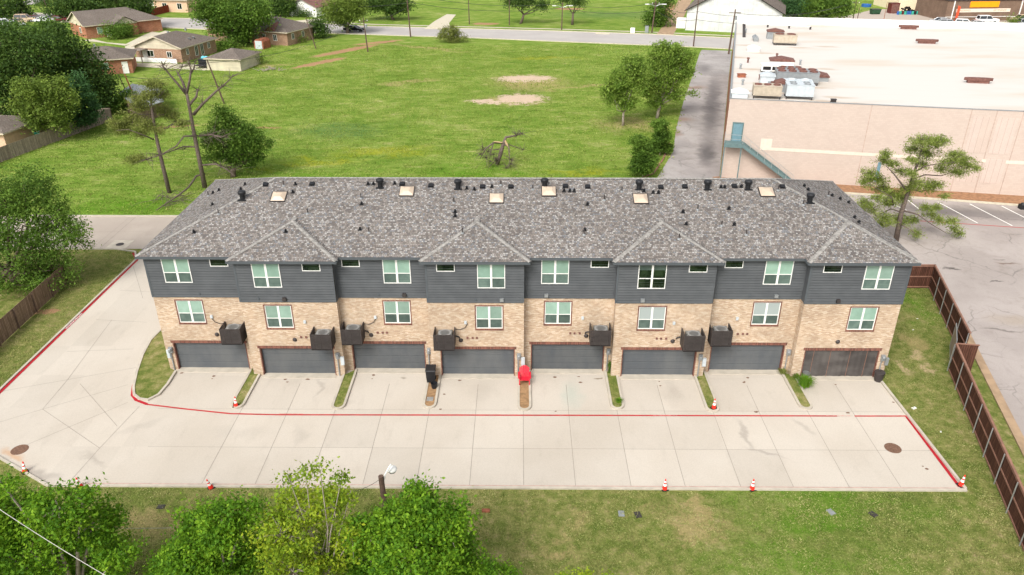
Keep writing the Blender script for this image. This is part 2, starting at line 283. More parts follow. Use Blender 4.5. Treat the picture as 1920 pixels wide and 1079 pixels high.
concrete('lot_asphalt', srgb(176, 166, 160), srgb(190, 180, 174), srgb(140, 130, 125), [
 sp(1850, 400, 14, 2.6, -.17, srgb(128, 122, 118), .75), sp(1700, 385, 5, 2.2, -.17, srgb(136, 128, 124), .6),
 sp(1560+250, 400, 7, 1.6, -.2, srgb(128, 122, 120), .7), sp(1900, 410, 7, 2, -.2, srgb(150, 142, 138), .6), sp(1785, 505, .9, .25, 0, srgb(90, 84, 80), .9), sp(1890, 495, 1.6, .3, -.2, srgb(120, 96, 82), .8), sp(1870, 530, 1., .15, 0, srgb(90, 84, 80), .8), sp(1880, 620, 2.2, .25, -.1, srgb(120, 112, 106), .7), sp(1870, 485, .7, .2, 0, srgb(100, 90, 84), .8), sp(1900, 600, 3., 1.2, 0, srgb(176, 160, 140), .5)])
concrete('alley_asphalt', srgb(166, 160, 157), srgb(188, 182, 178), srgb(112, 107, 106), [
 sp(1335, 200, 2., 34, -.24, srgb(96, 93, 94), .75), sp(1325, 290, 1.8, 7, -.2, srgb(76, 74, 76), .7), sp(1300, 165, 3.6, 1.5, .3, srgb(146, 112, 92), .7), sp(1275, 225, 3., 2.2, 0, srgb(150, 120, 100), .6), sp(1268, 250, 1.3, 3, -.2, srgb(136, 104, 84), .6), sp(1320, 130, 2, 8, -.25, srgb(110, 106, 105), .5)])
k = NT('roof_membrane'); nz = k.n('TexNoise', Vector=k.obj, Scale=.5, Detail=5.).outputs[1]
pos = k.vmath('ADD', k.obj, k.vmath('MULTIPLY', k.vmath('SUBTRACT', nz, (.5, .5, .5)), (2.4, 1.2, 0)))
c = k.mix(k.mr(k.noise(.12, 5, vec=k.n('Mapping', Vector=k.obj, Scale=(.5, 1.6, 1)).outputs[0]), .45, .75), srgb(246, 240, 232), srgb(236, 222, 204))
acc = None
for a in [(1400, 85), (1425, 100), (1500, 90), (1545, 190), (1570, 183), (1395, 170), (1530, 165), (1520, 145), (1545, 130), (1410, 130), (1600, 195), (1380, 108), (1550, 88), (1460, 175)]:
    x, y = G(a[0], a[1], 9.); e = k.ellipse(pos, x-41.4, y-41.5, 2.6, .9, -.18, .9); acc = e if acc is None else k.math('MAXIMUM', acc, e)
c = k.mix(k.math('MULTIPLY', acc, .6), c, srgb(206, 176, 142)); c = k.dim(c, .62)
sm = k.n('SeparateXYZ', Vector=k.n('Mapping', Vector=k.obj, Rotation=(0, 0, .187)).outputs[0]); fr = k.math('FRACT', k.math('DIVIDE', sm.outputs[1], 2.9)); c = k.mix(k.mr(fr, .0, .03, .22, 0), c, srgb(160, 140, 120))
_M['roof_membrane'] = k.done(c, .7, spec=.2)
plain('stripe_paint', srgb(214, 200, 184), .8, var=.05); plain('pink_joint', srgb(176, 156, 144), .9)
def M(n): return _M[n]

# ------------------------------------------------------------------ mesh builder
class MB:
    def __init__(s): s.v = []; s.f = []; s.mi = []; s.cur = 0
    def add(s, vs, fs):
        o = len(s.v); s.v += [tuple(v) for v in vs]
        for f in fs: s.f.append([o+i for i in f]); s.mi.append(s.cur)
        return s
    def mat(s, i): s.cur = i; return s
    def quad(s, *p): return s.add(p, [tuple(range(len(p)))])
    def box(s, x0, y0, z0, x1, y1, z1, M=None):
        vs = [Vector((x, y, z)) for z in (z0, z1) for x, y in ((x0, y0), (x1, y0), (x1, y1), (x0, y1))]
        if M is not None: vs = [M@v for v in vs]
        return s.add(vs, [(3, 2, 1, 0), (4, 5, 6, 7), (0, 1, 5, 4), (1, 2, 6, 5), (2, 3, 7, 6), (3, 0, 4, 7)])
    def rbox(s, cx, cy, z0, sx, sy, h, rot=0.):
        m = Matrix.Translation((cx, cy, z0))@Matrix.Rotation(rot, 4, 'Z'); return s.box(-sx/2, -sy/2, 0, sx/2, sy/2, h, m)
    def prism(s, poly, z0, z1):
        n = len(poly)
        a = sum(poly[i][0]*poly[(i+1) % n][1]-poly[(i+1) % n][0]*poly[i][1] for i in range(n))
        if a < 0: poly = poly[::-1]
        vs = [(x, y, z0) for x, y in poly]+[(x, y, z1) for x, y in poly]
        return s.add(vs, [tuple(range(n))[::-1], tuple(range(n, 2*n))]+[(i, (i+1) % n, n+(i+1) % n, n+i) for i in range(n)])
    def sheet(s, poly, z):
        n = len(poly); a = sum(poly[i][0]*poly[(i+1) % n][1]-poly[(i+1) % n][0]*poly[i][1] for i in range(n))
        if a < 0: poly = poly[::-1]
        return s.add([(x, y, z) for x, y in poly], [tuple(range(n))])
    def strip(s, pts, w, z0, z1=None, off=0.):     # ribbon along a polyline, a bar when z1 is given
        L = []; Rr = []; n = len(pts)
        for i in range(n):
            a = Vector(pts[max(i-1, 0)]); b = Vector(pts[min(i+1, n-1)]); d = (b-a).normalized(); q = Vector((-d.y, d.x)); c = Vector(pts[i])
            L.append(c+q*(off+w/2)); Rr.append(c+q*(off-w/2))
        for i in range(n-1):
            p = [Rr[i], Rr[i+1], L[i+1], L[i]]
            if z1 is None: s.sheet([(a.x, a.y) for a in p], z0)
            else: s.prism([(a.x, a.y) for a in p], z0, z1)
        return s
    def tube(s, pts, rad, n=6, cap=True):
        pts = [Vector(p) for p in pts]
        if not hasattr(rad, '__len__'): rad = [rad]*len(pts)
        o = len(s.v); up = None
        for i, p in enumerate(pts):
            d = (pts[min(i+1, len(pts)-1)]-pts[max(i-1, 0)]).normalized()
            if up is None: up = Vector((1, 0, 0)) if abs(d.x) < .8 else Vector((0, 1, 0))
            a = (up-d*up.dot(d)).normalized(); up = a; b = d.cross(a)
            for j in range(n):
                t = 2*math.pi*j/n; s.v.append(tuple(p+(a*math.cos(t)+b*math.sin(t))*rad[i]))
        for i in range(len(pts)-1):
            for j in range(n):
                s.f.append([o+i*n+j, o+i*n+(j+1) % n, o+(i+1)*n+(j+1) % n, o+(i+1)*n+j]); s.mi.append(s.cur)
        if cap:
            s.f.append([o+j for j in range(n)][::-1]); s.mi.append(s.cur); e = o+(len(pts)-1)*n; s.f.append([e+j for j in range(n)]); s.mi.append(s.cur)
        return s
    def lathe(s, prof, cx=0., cy=0., n=12, M=None):
        o = len(s.v)
        for r, z in prof:
            for j in range(n):
                t = 2*math.pi*j/n; v = Vector((cx+r*math.cos(t), cy+r*math.sin(t), z)); s.v.append(tuple(M@v if M is not None else v))
        for i in range(len(prof)-1):
            for j in range(n): s.f.append([o+i*n+j, o+i*n+(j+1) % n, o+(i+1)*n+(j+1) % n, o+(i+1)*n+j]); s.mi.append(s.cur)
        s.f.append([o+j for j in range(n)][::-1]); s.mi.append(s.cur); e = o+(len(prof)-1)*n; s.f.append([e+j for j in range(n)]); s.mi.append(s.cur)
        return s
    def build(s, name, mats, parent=None, smooth=False):
        me = bpy.data.meshes.new(name); me.from_pydata(s.v, [], s.f)
        if not isinstance(mats, (list, tuple)): mats = [mats]
        for m in mats: me.materials.append(M(m))
        if len(mats) > 1: me.polygons.foreach_set('material_index', s.mi)
        if smooth: me.polygons.foreach_set('use_smooth', [True]*len(me.polygons))
        me.update(); o = bpy.data.objects.new(name, me); COL.objects.link(o)
        if parent is not None: o.parent = parent
        return o
def tag(o, label, cat, group=None, kind=None):
    if label: o['label'] = label
    if cat: o['category'] = cat
    if group: o['group'] = group
    if kind: o['kind'] = kind
    return o
def thing(name, label, cat, loc=(0, 0, 0), rot=0., group=None):
    o = bpy.data.objects.new(name, None); o.empty_display_size = .3; COL.objects.link(o)
    o.location = loc if len(loc) == 3 else (*loc, 0); o.rotation_euler = (0, 0, rot); return tag(o, label, cat, group)
def struct(name, mb, mats, label, cat='ground'):
    return tag(mb.build(name, mats), label, cat, kind='structure')
def copy_tree(o, parent=None):
    c = o.copy(); COL.objects.link(c); c.parent = parent
    for ch in list(o.children): copy_tree(ch, c)
    return c
def lettering(text, size, M4, mat, parent, depth=.002, name='lettering', align='CENTER'):
    cu = bpy.data.curves.new(name, 'FONT'); cu.body = text; cu.size = size; cu.align_x = align; cu.align_y = 'CENTER'; cu.extrude = depth
    t = bpy.data.objects.new(name, cu); COL.objects.link(t); dg = bpy.context.evaluated_depsgraph_get()
    me = bpy.data.meshes.new_from_object(t.evaluated_get(dg)); bpy.data.objects.remove(t)
    me.transform(M4); me.materials.clear(); me.materials.append(M(mat)); o = bpy.data.objects.new(name, me); COL.objects.link(o); o.parent = parent; return o

# ================================================================== SETTING
struct('ground', MB().sheet([(-3000, -1500), (3000, -1500), (3000, 3500), (-3000, 3500)], 0), 'grass_ground', 'wide green grass ground with olive mown lawn in front and rough field behind', 'grass')
XL, YL, XRt = -16.3, -11.05, 42.75
pad = [(XL, 20.9), (XL, -6.4), (-8.1, YL), (XRt, YL), (XRt-.25, -.2), (XRt-.2, 1.0), (-6.2, 1.0), (-6.2, 20.9)]
struct('driveway', MB().sheet(pad, .012), 'drive_concrete', 'pale concrete rear driveway and fire lane around the townhouses', 'driveway')
struct('side_street', MB().sheet([(-90, 20.9), (54, 20.9), (54, 28.8), (-90, 28.8)], .010), 'street_concrete', 'tan concrete side street left of and behind the townhouses', 'street')
KR = MB()
KR.strip([(-90, 28.9), (38, 28.9)], .22, 0, .13)
KR.strip([(-90, 20.8), (-19.2, 20.8), (-17.2, 20.2), (XL-.08, 18.6), (XL-.08, -6.45), (-8.15, YL-.08), (XRt+.1, YL-.08)], .16, 0, .10)
KR.strip([(XRt+.08, YL-.0), (XRt-.1, -4.), (XRt-.2, -.1)], .16, 0, .13)
struct('kerb', KR, 'kerb_concrete', 'light concrete kerb round the driveway and side street', 'kerb')
# joints
plain('joint', srgb(144, 136, 127), .9); J = MB(); jx = [9.42, 12.41, 15.39, 18.41, 21.3, 24.39, 27.4, 30.48, 33.4, 36.5, 39.35, 6.4, 3.4, .4]
for x in jx: J.strip([(x, YL), (x, -1. if x > -99 else 0)], .03, .018)
J.strip([(-4.0, -7.7), (XRt, -7.7)], .025, .018); J.strip([(-5., -3.9), (XRt, -3.9)], .02, .018)
for a, b in [((80, 768), (187, 841)), ((187, 841), (130, 905)), ((187, 841), (262, 762)), ((80, 768), (240, 722)), ((80, 768), (0, 792)), ((150, 720), (220, 800)), ((80, 768), (125, 715)), ((50, 835), (240, 755)), ((125, 660), (250, 655)), ((180, 600), (275, 605)), ((0, 735), (255, 690)), ((225, 545), (282, 548)), ((250, 500), (268, 560)), ((125, 715), (210, 600))]:
    J.strip([G(*a), G(*b)], .028, .018)
for x in (-39, -33.2, -21.6, -15, -9): J.strip([(x, 21), (x, 28.8)], .03, .016)
J.strip([(-90, 24.9), (10, 24.9)], .03, .016); J.strip([G(185, 468), G(255, 407)], .06, .017)
struct('concrete_joints', J, 'joint', 'dark control joints sawn in the concrete drive', 'joints')
plain('red_paint', srgb(172, 52, 54), .7, var=.16, scale=2.2); plain('deep_red_paint', srgb(164, 26, 38), .65, var=.12, scale=2.); plain('faded_text', srgb(206, 140, 134), .8)
plain('pink_paint', srgb(180, 150, 140), .8, var=.15, scale=3)
RP = MB()
lp = [G(258, 700), G(249, 725), G(247, 742), G(254, 751), G(275, 759), G(350, 768), G(432, 776.5), G(520, 778.6)]
RP.strip(lp, .13, .024); RP.strip([lp[-1], (20.5, -4.42), (38.2, -4.36)], .13, .026); RP.strip([(39.3, -4.36), (XRt-.15, -4.33)], .12, .026)
struct('red_lane_line', RP, 'red_paint', 'thin faded red fire lane line along the driveway ends', 'line')
RB = MB(); RB.strip([(XRt-.14, YL+.2), (XRt-.2, -4.4)], .19, .028); RB.strip([(-17.3, 20.0), (XL+.02, 18.5), (XL+.09, -6.4), (-14.4, -7.35)], .26, .03)
RB.strip([G(249, 738), G(255, 751), G(276, 759)], .2, .031)
rb = struct('red_kerb_band', RB, 'deep_red_paint', 'deep red painted kerb band down the left and right drive edges', 'line')
RQ = MB(); RQ.strip([(-7, YL+.09), (XRt-.4, YL+.09)], .12, .024); struct('faded_edge_line', RQ, 'pink_paint', 'worn pink paint along the bottom drive edge', 'line')
def ground_text(t, x, y, rot, size, mat='faded_text'):
    o = lettering(t, size, Matrix.Translation((x, y, .036))@Matrix.Rotation(rot, 4, 'Z'), mat, None, .0005, 'kerb_lettering'); tag(o, 'white stencilled words %s on red line at %s' % (t, {0: 'left kerb', 1: 'line under left units', 2: 'line under middle units', 3: 'line near right corner'}[len([q for q in bpy.data.objects if q.name.startswith('kerb_lettering')])-1]), 'lettering', kind='structure')
ground_text('NO PARKING FIRE LANE', XL+.09, G(143, 603)[1], R(90), .22, 'cone_white')
for i, q in enumerate([(545, 779), (1248, 782.5), (1572, 781)]): ground_text('NO PARKING FIRE LANE', G(*q)[0], -4.41 if i < 2 else -4.36, 0, .14)

# driveway islands with kerbs
fills = ['mixed', 'grass', 'bare', 'bare', 'mixed', 'mixed', 'grass']
ISL = []
for i, (tp, bt) in enumerate(zip([(450, 768), (632, 770), (808, 768), (983, 772), (1158, 770), (1335, 775), (1512, 770)], [(471, 700), (655, 705), (812, 702), (983, 702), (1147, 706), (1316, 706), (1480, 705)])):
    x = G(*tp)[0]; xb = G(*bt)[0]; x = (x+xb)/2; w0 = .30; yt = G(*tp)[1]+.5
    def cap(w):
        return [(x-w, .6 if i % 2 == 0 else -.02)]+[(x-w*math.cos(t), yt-w*1.1*math.sin(t)) for t in np.linspace(0, math.pi, 9)]+[(x+w, .6 if i % 2 else -.02)]
    K = MB(); K.strip(cap(w0+.075), .15, 0, .14)
    struct('island_kerb', K, 'kerb_concrete', 'rounded concrete kerb of driveway island %d from the left' % (i+2), 'kerb')
    F = MB().prism([(a, b) for a, b in cap(w0+.005)], .02, .10)
    F2 = 'grass_ground' if fills[i] != 'bare' else 'soil'
    struct('island_soil', F, F2, ('bare straw brown soil' if fills[i] == 'bare' else 'patchy green turf')+' in driveway island %d from the left' % (i+2), 'soil')
    ISL.append((x, yt))
lk = [G(*q) for q in [(301, 622), (283, 640), (268, 668), (257, 700), (251, 728), (252, 742), (262, 750), (278, 752), (298, 742), (315, 722), (330, 698)]]
struct('island_kerb', MB().strip(lk, .16, 0, .14), 'kerb_concrete', 'curved concrete kerb round the wide turf wedge left of unit one', 'kerb')
struct('island_soil', MB().prism(lk+[(-6.03, .66), (-6.03, 6.0)], .02, .1), 'grass_ground', 'wide wedge of patchy turf at left wall of the townhouses', 'soil')

# right hand lot, alley and mulch strip
lotkerb = [G(*q) for q in [(1560, 362), (1700, 371), (1800, 378), (1920, 387)]]; lotkerb += [(lotkerb[-1][0]+35, lotkerb[-1][1]-6)]
fdir = Vector((-3.7, -14.1)).normalized(); fx = lambda y: 44.9+(y+14.5)*.2624
lot = [(53.2, 36.2)]+lotkerb+[(120, 20), (120, -40), (39.5, -40), (fx(-14)+1.6, -14), (fx(13.4)+1.2, 13.4), (46, 15.5), (46, 30), (36, 30), (34, 41), (41.3, 41.3)]
struct('parking_lot', MB().sheet(lot, .016), 'lot_asphalt', 'weathered grey asphalt parking lot right of the townhouses', 'asphalt')
struct('lot_kerb', MB().strip(lotkerb, .3, 0, .15), 'walk_concrete', 'white lot kerb along the mulch bed', 'kerb'); struct('lot_kerb', MB().strip([(fx(-40)+1.6, -40), (fx(8)+1.3, 8)], .55, 0, .08), 'dirt', 'tan dirty lot kerb along the dark fence', 'kerb')
wall0 = Vector((41.4, 41.5)); wdir = Vector((.9825, -.1865)); wn_ = Vector((.252, .968))
def W2(u, v=0.): q = wall0+wdir*u+wn_*v; return (q.x, q.y)
struct('mulch_bed', MB().sheet([(40.5, 41.6), W2(0, .3), W2(72, .3)]+[(a, b+.1) for a, b in lotkerb[::-1]]+[(50, 36.8), (41.5, 38.5)], .02), 'mulch', 'reddish brown mulch strip at the foot of the pink warehouse wall', 'mulch')
alley = [G(*q) for q in [(1225, 345), (1238, 325), (1262, 285), (1268, 240), (1282, 190), (1296, 150), (1312, 100), (1316, 94), (1372, 96)]]+[W2(-.05, 60), W2(-.05, 0), W2(-.05, -3), (36, 29), (30, 29)]
struct('alley', MB().sheet(alley, .018), 'alley_asphalt', 'cracked dark stained asphalt alley beside the warehouse', 'asphalt')
struct('alley_edging', MB().strip([G(*q) for q in [(1206, 333), (1226, 326), (1243, 300), (1256, 270)]], .18, 0, .12), 'fence_rail', 'weathered edging along both sides of the alley', 'edging')
far_e = [(-160, 15), (0, 22), (100, 27), (258, 34), (400, 36), (503, 41), (603, 45), (690, 50), (887, 55), (1040, 59), (1223, 65), (1370, 72), (1700, 90)]
near_e = [(1700, 112), (1370, 93), (1280, 88), (1140, 82.6), (887, 72), (760, 68), (640, 64), (520, 60), (385, 56), (250, 50), (100, 41), (0, 36), (-160, 26)]
FE = [G(*q) for q in far_e]; NE = [G(*q) for q in near_e]
struct('road', MB().sheet(FE+NE, .02), 'road_surface', 'long pale grey road crossing the top of the view', 'road')
struct('road_kerb', MB().strip(FE, .35, 0, .15).strip(NE, .35, 0, .15), 'walk_concrete', 'cream kerbs along both sides of the far road', 'kerb')
struct('footpath', MB().strip([(x+.6, y+3.2) for x, y in FE[6:]], 1.1, .024), 'walk_concrete', 'narrow cream footpath beyond the far road', 'path')
struct('far_drive', MB().sheet([G(*q) for q in [(795, 55), (845, 55), (842, 44), (855, 28), (838, 27), (815, 40)]], .026), 'walk_concrete', 'broken concrete drive running off the far road', 'drive')
struct('dirt_road', MB().sheet([G(*q) for q in [(1230, 66), (1262, 66), (1283, 30), (1300, -5), (1275, -5), (1250, 40)]], .028), 'dirt', 'tan dirt track beside the long white building', 'track')
struct('far_yard', MB().sheet([G(*q) for q in [(1462, 66), (1470, 45), (1590, 30), (1640, 18), (1760, 16), (1960, 0), (2200, 20), (2200, 100), (1462, 90)]], .03), plain('yard', srgb(172, 160, 148), .9, var=.1) and 'yard', 'dusty concrete yard in front of the repair shop', 'yard')
struct('top_street', MB().sheet([G(*q) for q in [(-100, 12), (30, 8), (60, -1), (110, -14), (140, -16), (100, -2), (66, 8), (-60, 20)]], .027), 'road_surface', 'pale side street at the top left corner', 'street')
hd = [[(150, 76), (195, 81), (234, 86), (262, 78), (300, 62), (285, 60), (268, 67), (236, 83), (200, 80), (175, 74)], [(234, 88), (262, 75), (310, 58), (330, 62), (300, 72), (262, 96), (240, 100)], [(250, 118), (345, 121), (390, 122), (390, 133), (330, 130), (250, 125)], [(550, 40), (600, 35), (625, 33), (570, 45)]]
for i, pl in enumerate(hd[:]): struct('house_drive', MB().sheet([G(*q) for q in pl], .022+.004*i), 'walk_concrete', ['curved concrete walk in front of the orange brick house', 'concrete drive between the brick houses', 'long paved strip in front of the white yard fence', 'short drive by the brown roofed white house'][i], 'drive')

# ================================================================== TOWNHOUSE ROW
D = .65; PW = 12.2; WF = 6.25; XW0 = -6.02; XW1 = 3*PW+WF; YB = 14.6; ZS = 5.72; ZT = 8.72
TH = thing('townhouse_row', 'long three storey townhouse block with tan brick, slate grey siding and weathered shingle roof', 'building')
segs = []
for i in range(8):
    kk = i//2
    if i == 0: x0, x1, y = XW0, 0, D
    elif i % 2: x0, x1, y = kk*PW, kk*PW+WF, 0.
    else: x0, x1, y = (kk-1)*PW+WF, kk*PW, D
    segs.append((x0, x1, y))
door_x = [.71+PW*(i//2) if i % 2 else -5.4+PW*(i//2) for i in range(8)]
lowx = [-4.63, 1.45, 9.14, 15.28, 19.81, 25.93, 33.58, 39.67]; upx = [-4.93, 1.09, 9.33, 15.45, 19.55, 25.69, 33.9, 40.01]; smx = [-1.8, 4.31, 6.7, 12.86, 22.71, 28.87, 31.29, 37.35]
lowx = [x+.02 for x in lowx]
DZ = 2.16
def wall_open(mb, x0, x1, y, z0, z1, ops, rec):
    xs = sorted({x0, x1, *[a for o in ops for a in (o[0], o[2])]}); zs = sorted({z0, z1, *[a for o in ops for a in (o[1], o[3])]})
    for i in range(len(xs)-1):
        for j in range(len(zs)-1):
            cx, cz = (xs[i]+xs[i+1])/2, (zs[j]+zs[j+1])/2
            if any(o[0] < cx < o[2] and o[1] < cz < o[3] for o in ops): continue
            mb.quad((xs[i], y, zs[j]), (xs[i+1], y, zs[j]), (xs[i+1], y, zs[j+1]), (xs[i], y, zs[j+1]))
    for a, b, c, d, r in ops:
        mb.quad((a, y, b), (a, y+r, b), (a, y+r, d), (a, y, d)); mb.quad((c, y, b), (c, y, d), (c, y+r, d), (c, y+r, b))
        mb.quad((a, y, d), (a, y+r, d), (c, y+r, d), (c, y, d)); mb.quad((a, y, b), (c, y, b), (c, y+r, b), (a, y+r, b))
BW = MB(); SW = MB(); TR = MB(); CT = MB()
LW, LH = 1.74, 1.68
for i, (x0, x1, y) in enumerate(segs):
    ops = [(door_x[i], 0., door_x[i]+4.88, DZ, .32), (lowx[i], 3.76, lowx[i]+LW, 3.76+LH, .09)]
    wall_open(BW, x0, x1, y, 0., ZS, ops, .3)
    # lap siding, boards in true relief
    n = 16; h = (ZT-ZS)/n
    for j in range(n):
        z = ZS+j*h; g_ = .026; SW.add([(x0, y-.056, z+g_), (x1, y-.056, z+g_), (x1, y-.038, z+h), (x0, y-.038, z+h), (x0, y-.0, z+g_), (x1, y-.0, z+g_), (x0, y, z), (x1, y, z), (x0, y-.0, z+h), (x1, y-.0, z+h)], [(0, 1, 2, 3), (4, 5, 1, 0), (6, 7, 5, 4), (3, 2, 9, 8)])
    # red soldier course trim
    a, b = door_x[i], door_x[i]+4.88
    TR.box(a-.17, y-.006, DZ, b+.17, y+.05, DZ+.21)
    for xx, q in ((a, -.06), (b, .06)): TR.box(min(xx, xx+q)-.004, y-.003, .02, max(xx, xx+q)+.004, y+.3, DZ-.003)
    a, b = lowx[i], lowx[i]+LW
    for bx in ((a-.075, 3.76+LH, b+.075, 3.76+LH+.08), (a-.075, 3.64, b+.075, 3.755), (a-.075, 3.757, a-.003, 3.76+LH-.002), (b+.003, 3.757, b+.075, 3.76+LH-.002)): TR.box(bx[0], y-.012 if bx[3] != 3.755 else y-.03, bx[1], bx[2], y+.04, bx[3])
    if i: CT.box(x0-.07 if i % 2 else x0-.0, (0 if i % 2 else D)-.06, ZS, x0+.05 if i % 2 else x0+.06, (0 if i % 2 else D)-.02, ZT)
# side returns between planes, ends and back
for i in range(1, 8):
    x = segs[i][0]; s_ = 1 if i % 2 else -1
    for mb, z0, z1 in ((BW, 0, ZS), (SW, ZS, ZT)):
        e = -.03 if mb is SW else 0
        mb.quad((x+(e if i % 2 else -e), D+e, z0), (x+(e if i % 2 else -e), 0+e, z0), (x+(e if i % 2 else -e), 0+e, z1), (x+(e if i % 2 else -e), D+e, z1))
for mb, z0, z1, e in ((BW, 0, ZS, 0), (SW, ZS, ZT, .03)):
    mb.quad((XW0-e, YB, z0), (XW0-e, D-e, z0), (XW0-e, D-e, z1), (XW0-e, YB, z1)); mb.quad((XW1+e, 0-e, z0), (XW1+e, YB, z0), (XW1+e, YB, z1), (XW1+e, 0-e, z1))
    mb.quad((XW1+e, YB+e, z0), (XW0-e, YB+e, z0), (XW0-e, YB+e, z1), (XW1+e, YB+e, z1))
    for (x0, x1, y) in segs: mb.quad((x0, y, z0), (x1, y, z0), (x1, y-e, z0), (x0, y-e, z0)) if e else None
BW.build('brick_wall', 'tan_brick', TH); SW.build('siding_wall', 'slate_siding', TH); TR.build('red_brick_trim', 'red_brick', TH)
CT.box(XW0-.05, D-.065, ZS, XW0+.07, D-.02, ZT).box(XW1-.07, -.065, ZS, XW1+.05, -.02, ZT)
for (x0, x1, y) in segs: CT.box(x0+.06, y-.058, ZS-.005, x1-.06, y-.01, ZS+.06)
CT.build('corner_trim', 'slate_trim', TH)
def window(name, x, y, z, ww, wh, proud, panes, fw=.05, mull=True):
    f = MB(); y0 = y-proud; y1 = y0+.07
    f.box(x, y0, z, x+fw, y1, z+wh).box(x+ww-fw, y0, z, x+ww, y1, z+wh).box(x+fw, y0, z, x+ww-fw, y1, z+fw).box(x+fw, y0, z+wh-fw, x+ww-fw, y1, z+wh)
    if mull:
        f.box(x+ww/2-.065, y0-.004, z+fw, x+ww/2+.065, y1, z+wh-fw)
        for a, b in ((x+fw, x+ww/2-.065), (x+ww/2+.065, x+ww-fw)): f.box(a, y0+.004, z+wh*.41, b, y1, z+wh*.41+.05)
    o = f.build('window', 'white_vinyl', TH)
    if mull:
        for a, b in ((x+fw, x+ww/2-.065), (x+ww/2+.065, x+ww-fw)):
            MB().box(a, y0+.03, z+fw, b, y0+.045, z+wh*.41).build('pane', panes[1], o)
            MB().box(a, y0+.02, z+wh*.41+.05, b, y0+.035, z+wh-fw).build('pane', panes[0], o)
    else: MB().box(x+fw, y0+.03, z+fw, x+ww-fw, y0+.045, z+wh-fw).build('pane', 'dark_glass', o)
    return o
for i, (x0, x1, y) in enumerate(segs):
    wo_ = window('window', upx[i], y, 6.80, 1.78, 1.73, .085, ('dark_glass', 'dark_glass') if i == 5 else ('blind_glass', 'screen_glass'))
    if i == 5: wo_['label'] = 'upper window with half raised blinds and dark glass'; MB().box(upx[i]+.05, y-.075, 8.12, upx[i]+1.73, y-.068, 8.48).build('blind', 'screen_glass', wo_)
    window('window', lowx[i], y, 3.76, LW, LH, -.03, ('grey_glass' if i in (5, 6) else 'blind_glass', 'screen_glass'))
    window('window', smx[i], y, 7.98, 1.17, .55, .085, None, .045, False)
    # garage door with shallow horizontal sections
    gd = MB(); a, b = door_x[i], door_x[i]+4.88; nsec = 4
    if i != 7:
        for j in range(nsec):
            h0, h1 = .02+j*DZ/nsec, .02+(j+1)*DZ/nsec-.014
            gd.box(a+.02, y+.22, h0, b-.02, y+.26, h1)
            for q in range(4): gd.box(a+.05, y+.208, h0+.05+q*.125, b-.05, y+.221, h0+.05+q*.125+.07)
        gd.box(a, y+.262, 0, b, y+.30, DZ)
        gd.build('garage_door', 'garage_steel', TH)
    else:
        n = 60; gd.add([(a+(b-a)*t/n, y+.12+.012*math.sin(t*1.3)+.02*math.sin(t*.37), z) for t in range(n+1) for z in (.02, DZ)], [(2*t, 2*t+2, 2*t+3, 2*t+1) for t in range(n)])
        gd.box(a, y+.2, 0, b, y+.25, DZ)
        go = gd.build('garage_door', 'mesh_screen', TH); go['label'] = 'garage opening hung with a dark brown mesh screen and pale straps'
        for t in (.12, .35, .62, .85): MB().strip([(0, 0), (1, 0)], .03, 0).v; MB().box(a+(b-a)*t-.012, y+.05, .02, a+(b-a)*t+.012, y+.058, DZ).build('strap', 'fence_rail', go)
    # threshold
    MB().box(a-.05, y-.36, .012, b+.05, y+.22, .055).build('door_threshold', 'kerb_concrete', TH)
    # electric meter, conduit and service box on the pier right of the door
    mx = b+.33 if i not in (0,) else -5.66
    ms = MB(); ms.rbox(mx, y-.09, 1.45, .26, .16, .42); ms.lathe([(.1, 0), (.1, .1), (.07, .13)], M=Matrix.Translation((mx, y-.17, 1.72))@Matrix.Rotation(R(90), 4, 'X'), n=10)
    ms.tube([(mx-.04, y-.07, 1.45), (mx-.04, y-.07, .05)], .045, 6); mo = ms.build('electric_meter', 'grey_metal', TH)
    if i in (0,): MB().rbox(mx-.18, y-.10, 1.05, .2, .14, .62).build('service_box', 'pale_metal', TH)
    elif i in (1, 3, 5): MB().rbox(mx+.28, y-.09, .95, .24, .14, .62).build('service_box', 'pale_metal', TH)
    else: MB().rbox(mx+.30, y-.09, 1.1, .2, .14, .55).build('service_box', 'grey_metal', TH)
    # wall vents, hose bib and light above the door
    fl = (-1 if i in (4, 5) else 1); vx = {0: -2.3, 1: 3.6, 2: 8.6, 3: 14.7, 4: 22.2, 5: 27.9, 6: 32.8, 7: 39.3}[i]
    if i not in (0, 7):
        for q in (0, .38, .7):
            if i == 1 and q == .7: continue
            MB().rbox(vx+q*fl*.9, y-.03, 3.0-.0, .13, .08, .12).build('wall_vent', 'rust_dark', TH)
    MB().lathe([(.16, 0), (.13, .06), (.05, .12)], M=Matrix.Translation((vx-.45*fl if i not in (0, 7) else vx, y-.0, 2.86))@Matrix.Rotation(R(75), 4, 'X'), n=10).build('wall_light', 'cage_metal', TH)
    ux = {0: -1.2, 1: 2.9, 2: 10.6, 3: 17.0, 4: 19.9, 5: 26.1, 6: 34.9, 7: 38.7}[i]
    if i != 0: MB().rbox(ux, y-.12, 5.86, .24, .16, .22).build('exhaust_hood', 'cage_metal' if i in (1, 2, 7) else 'grey_metal', TH)
    MB().rbox(ux-1.7, y-.07, 5.92, .12, .06, .12).build('exhaust_hood', 'slate_trim', TH)
    dx = {0: -2.4, 1: 4.0, 2: 8.55, 3: 14.6, 4: 22.35, 5: 28.3, 6: 32.6, 7: None}[i]
    if dx: MB().rbox(dx, y-.05, 4.15, .16, .1, .2).build('disconnect_box', 'pale_metal', TH)
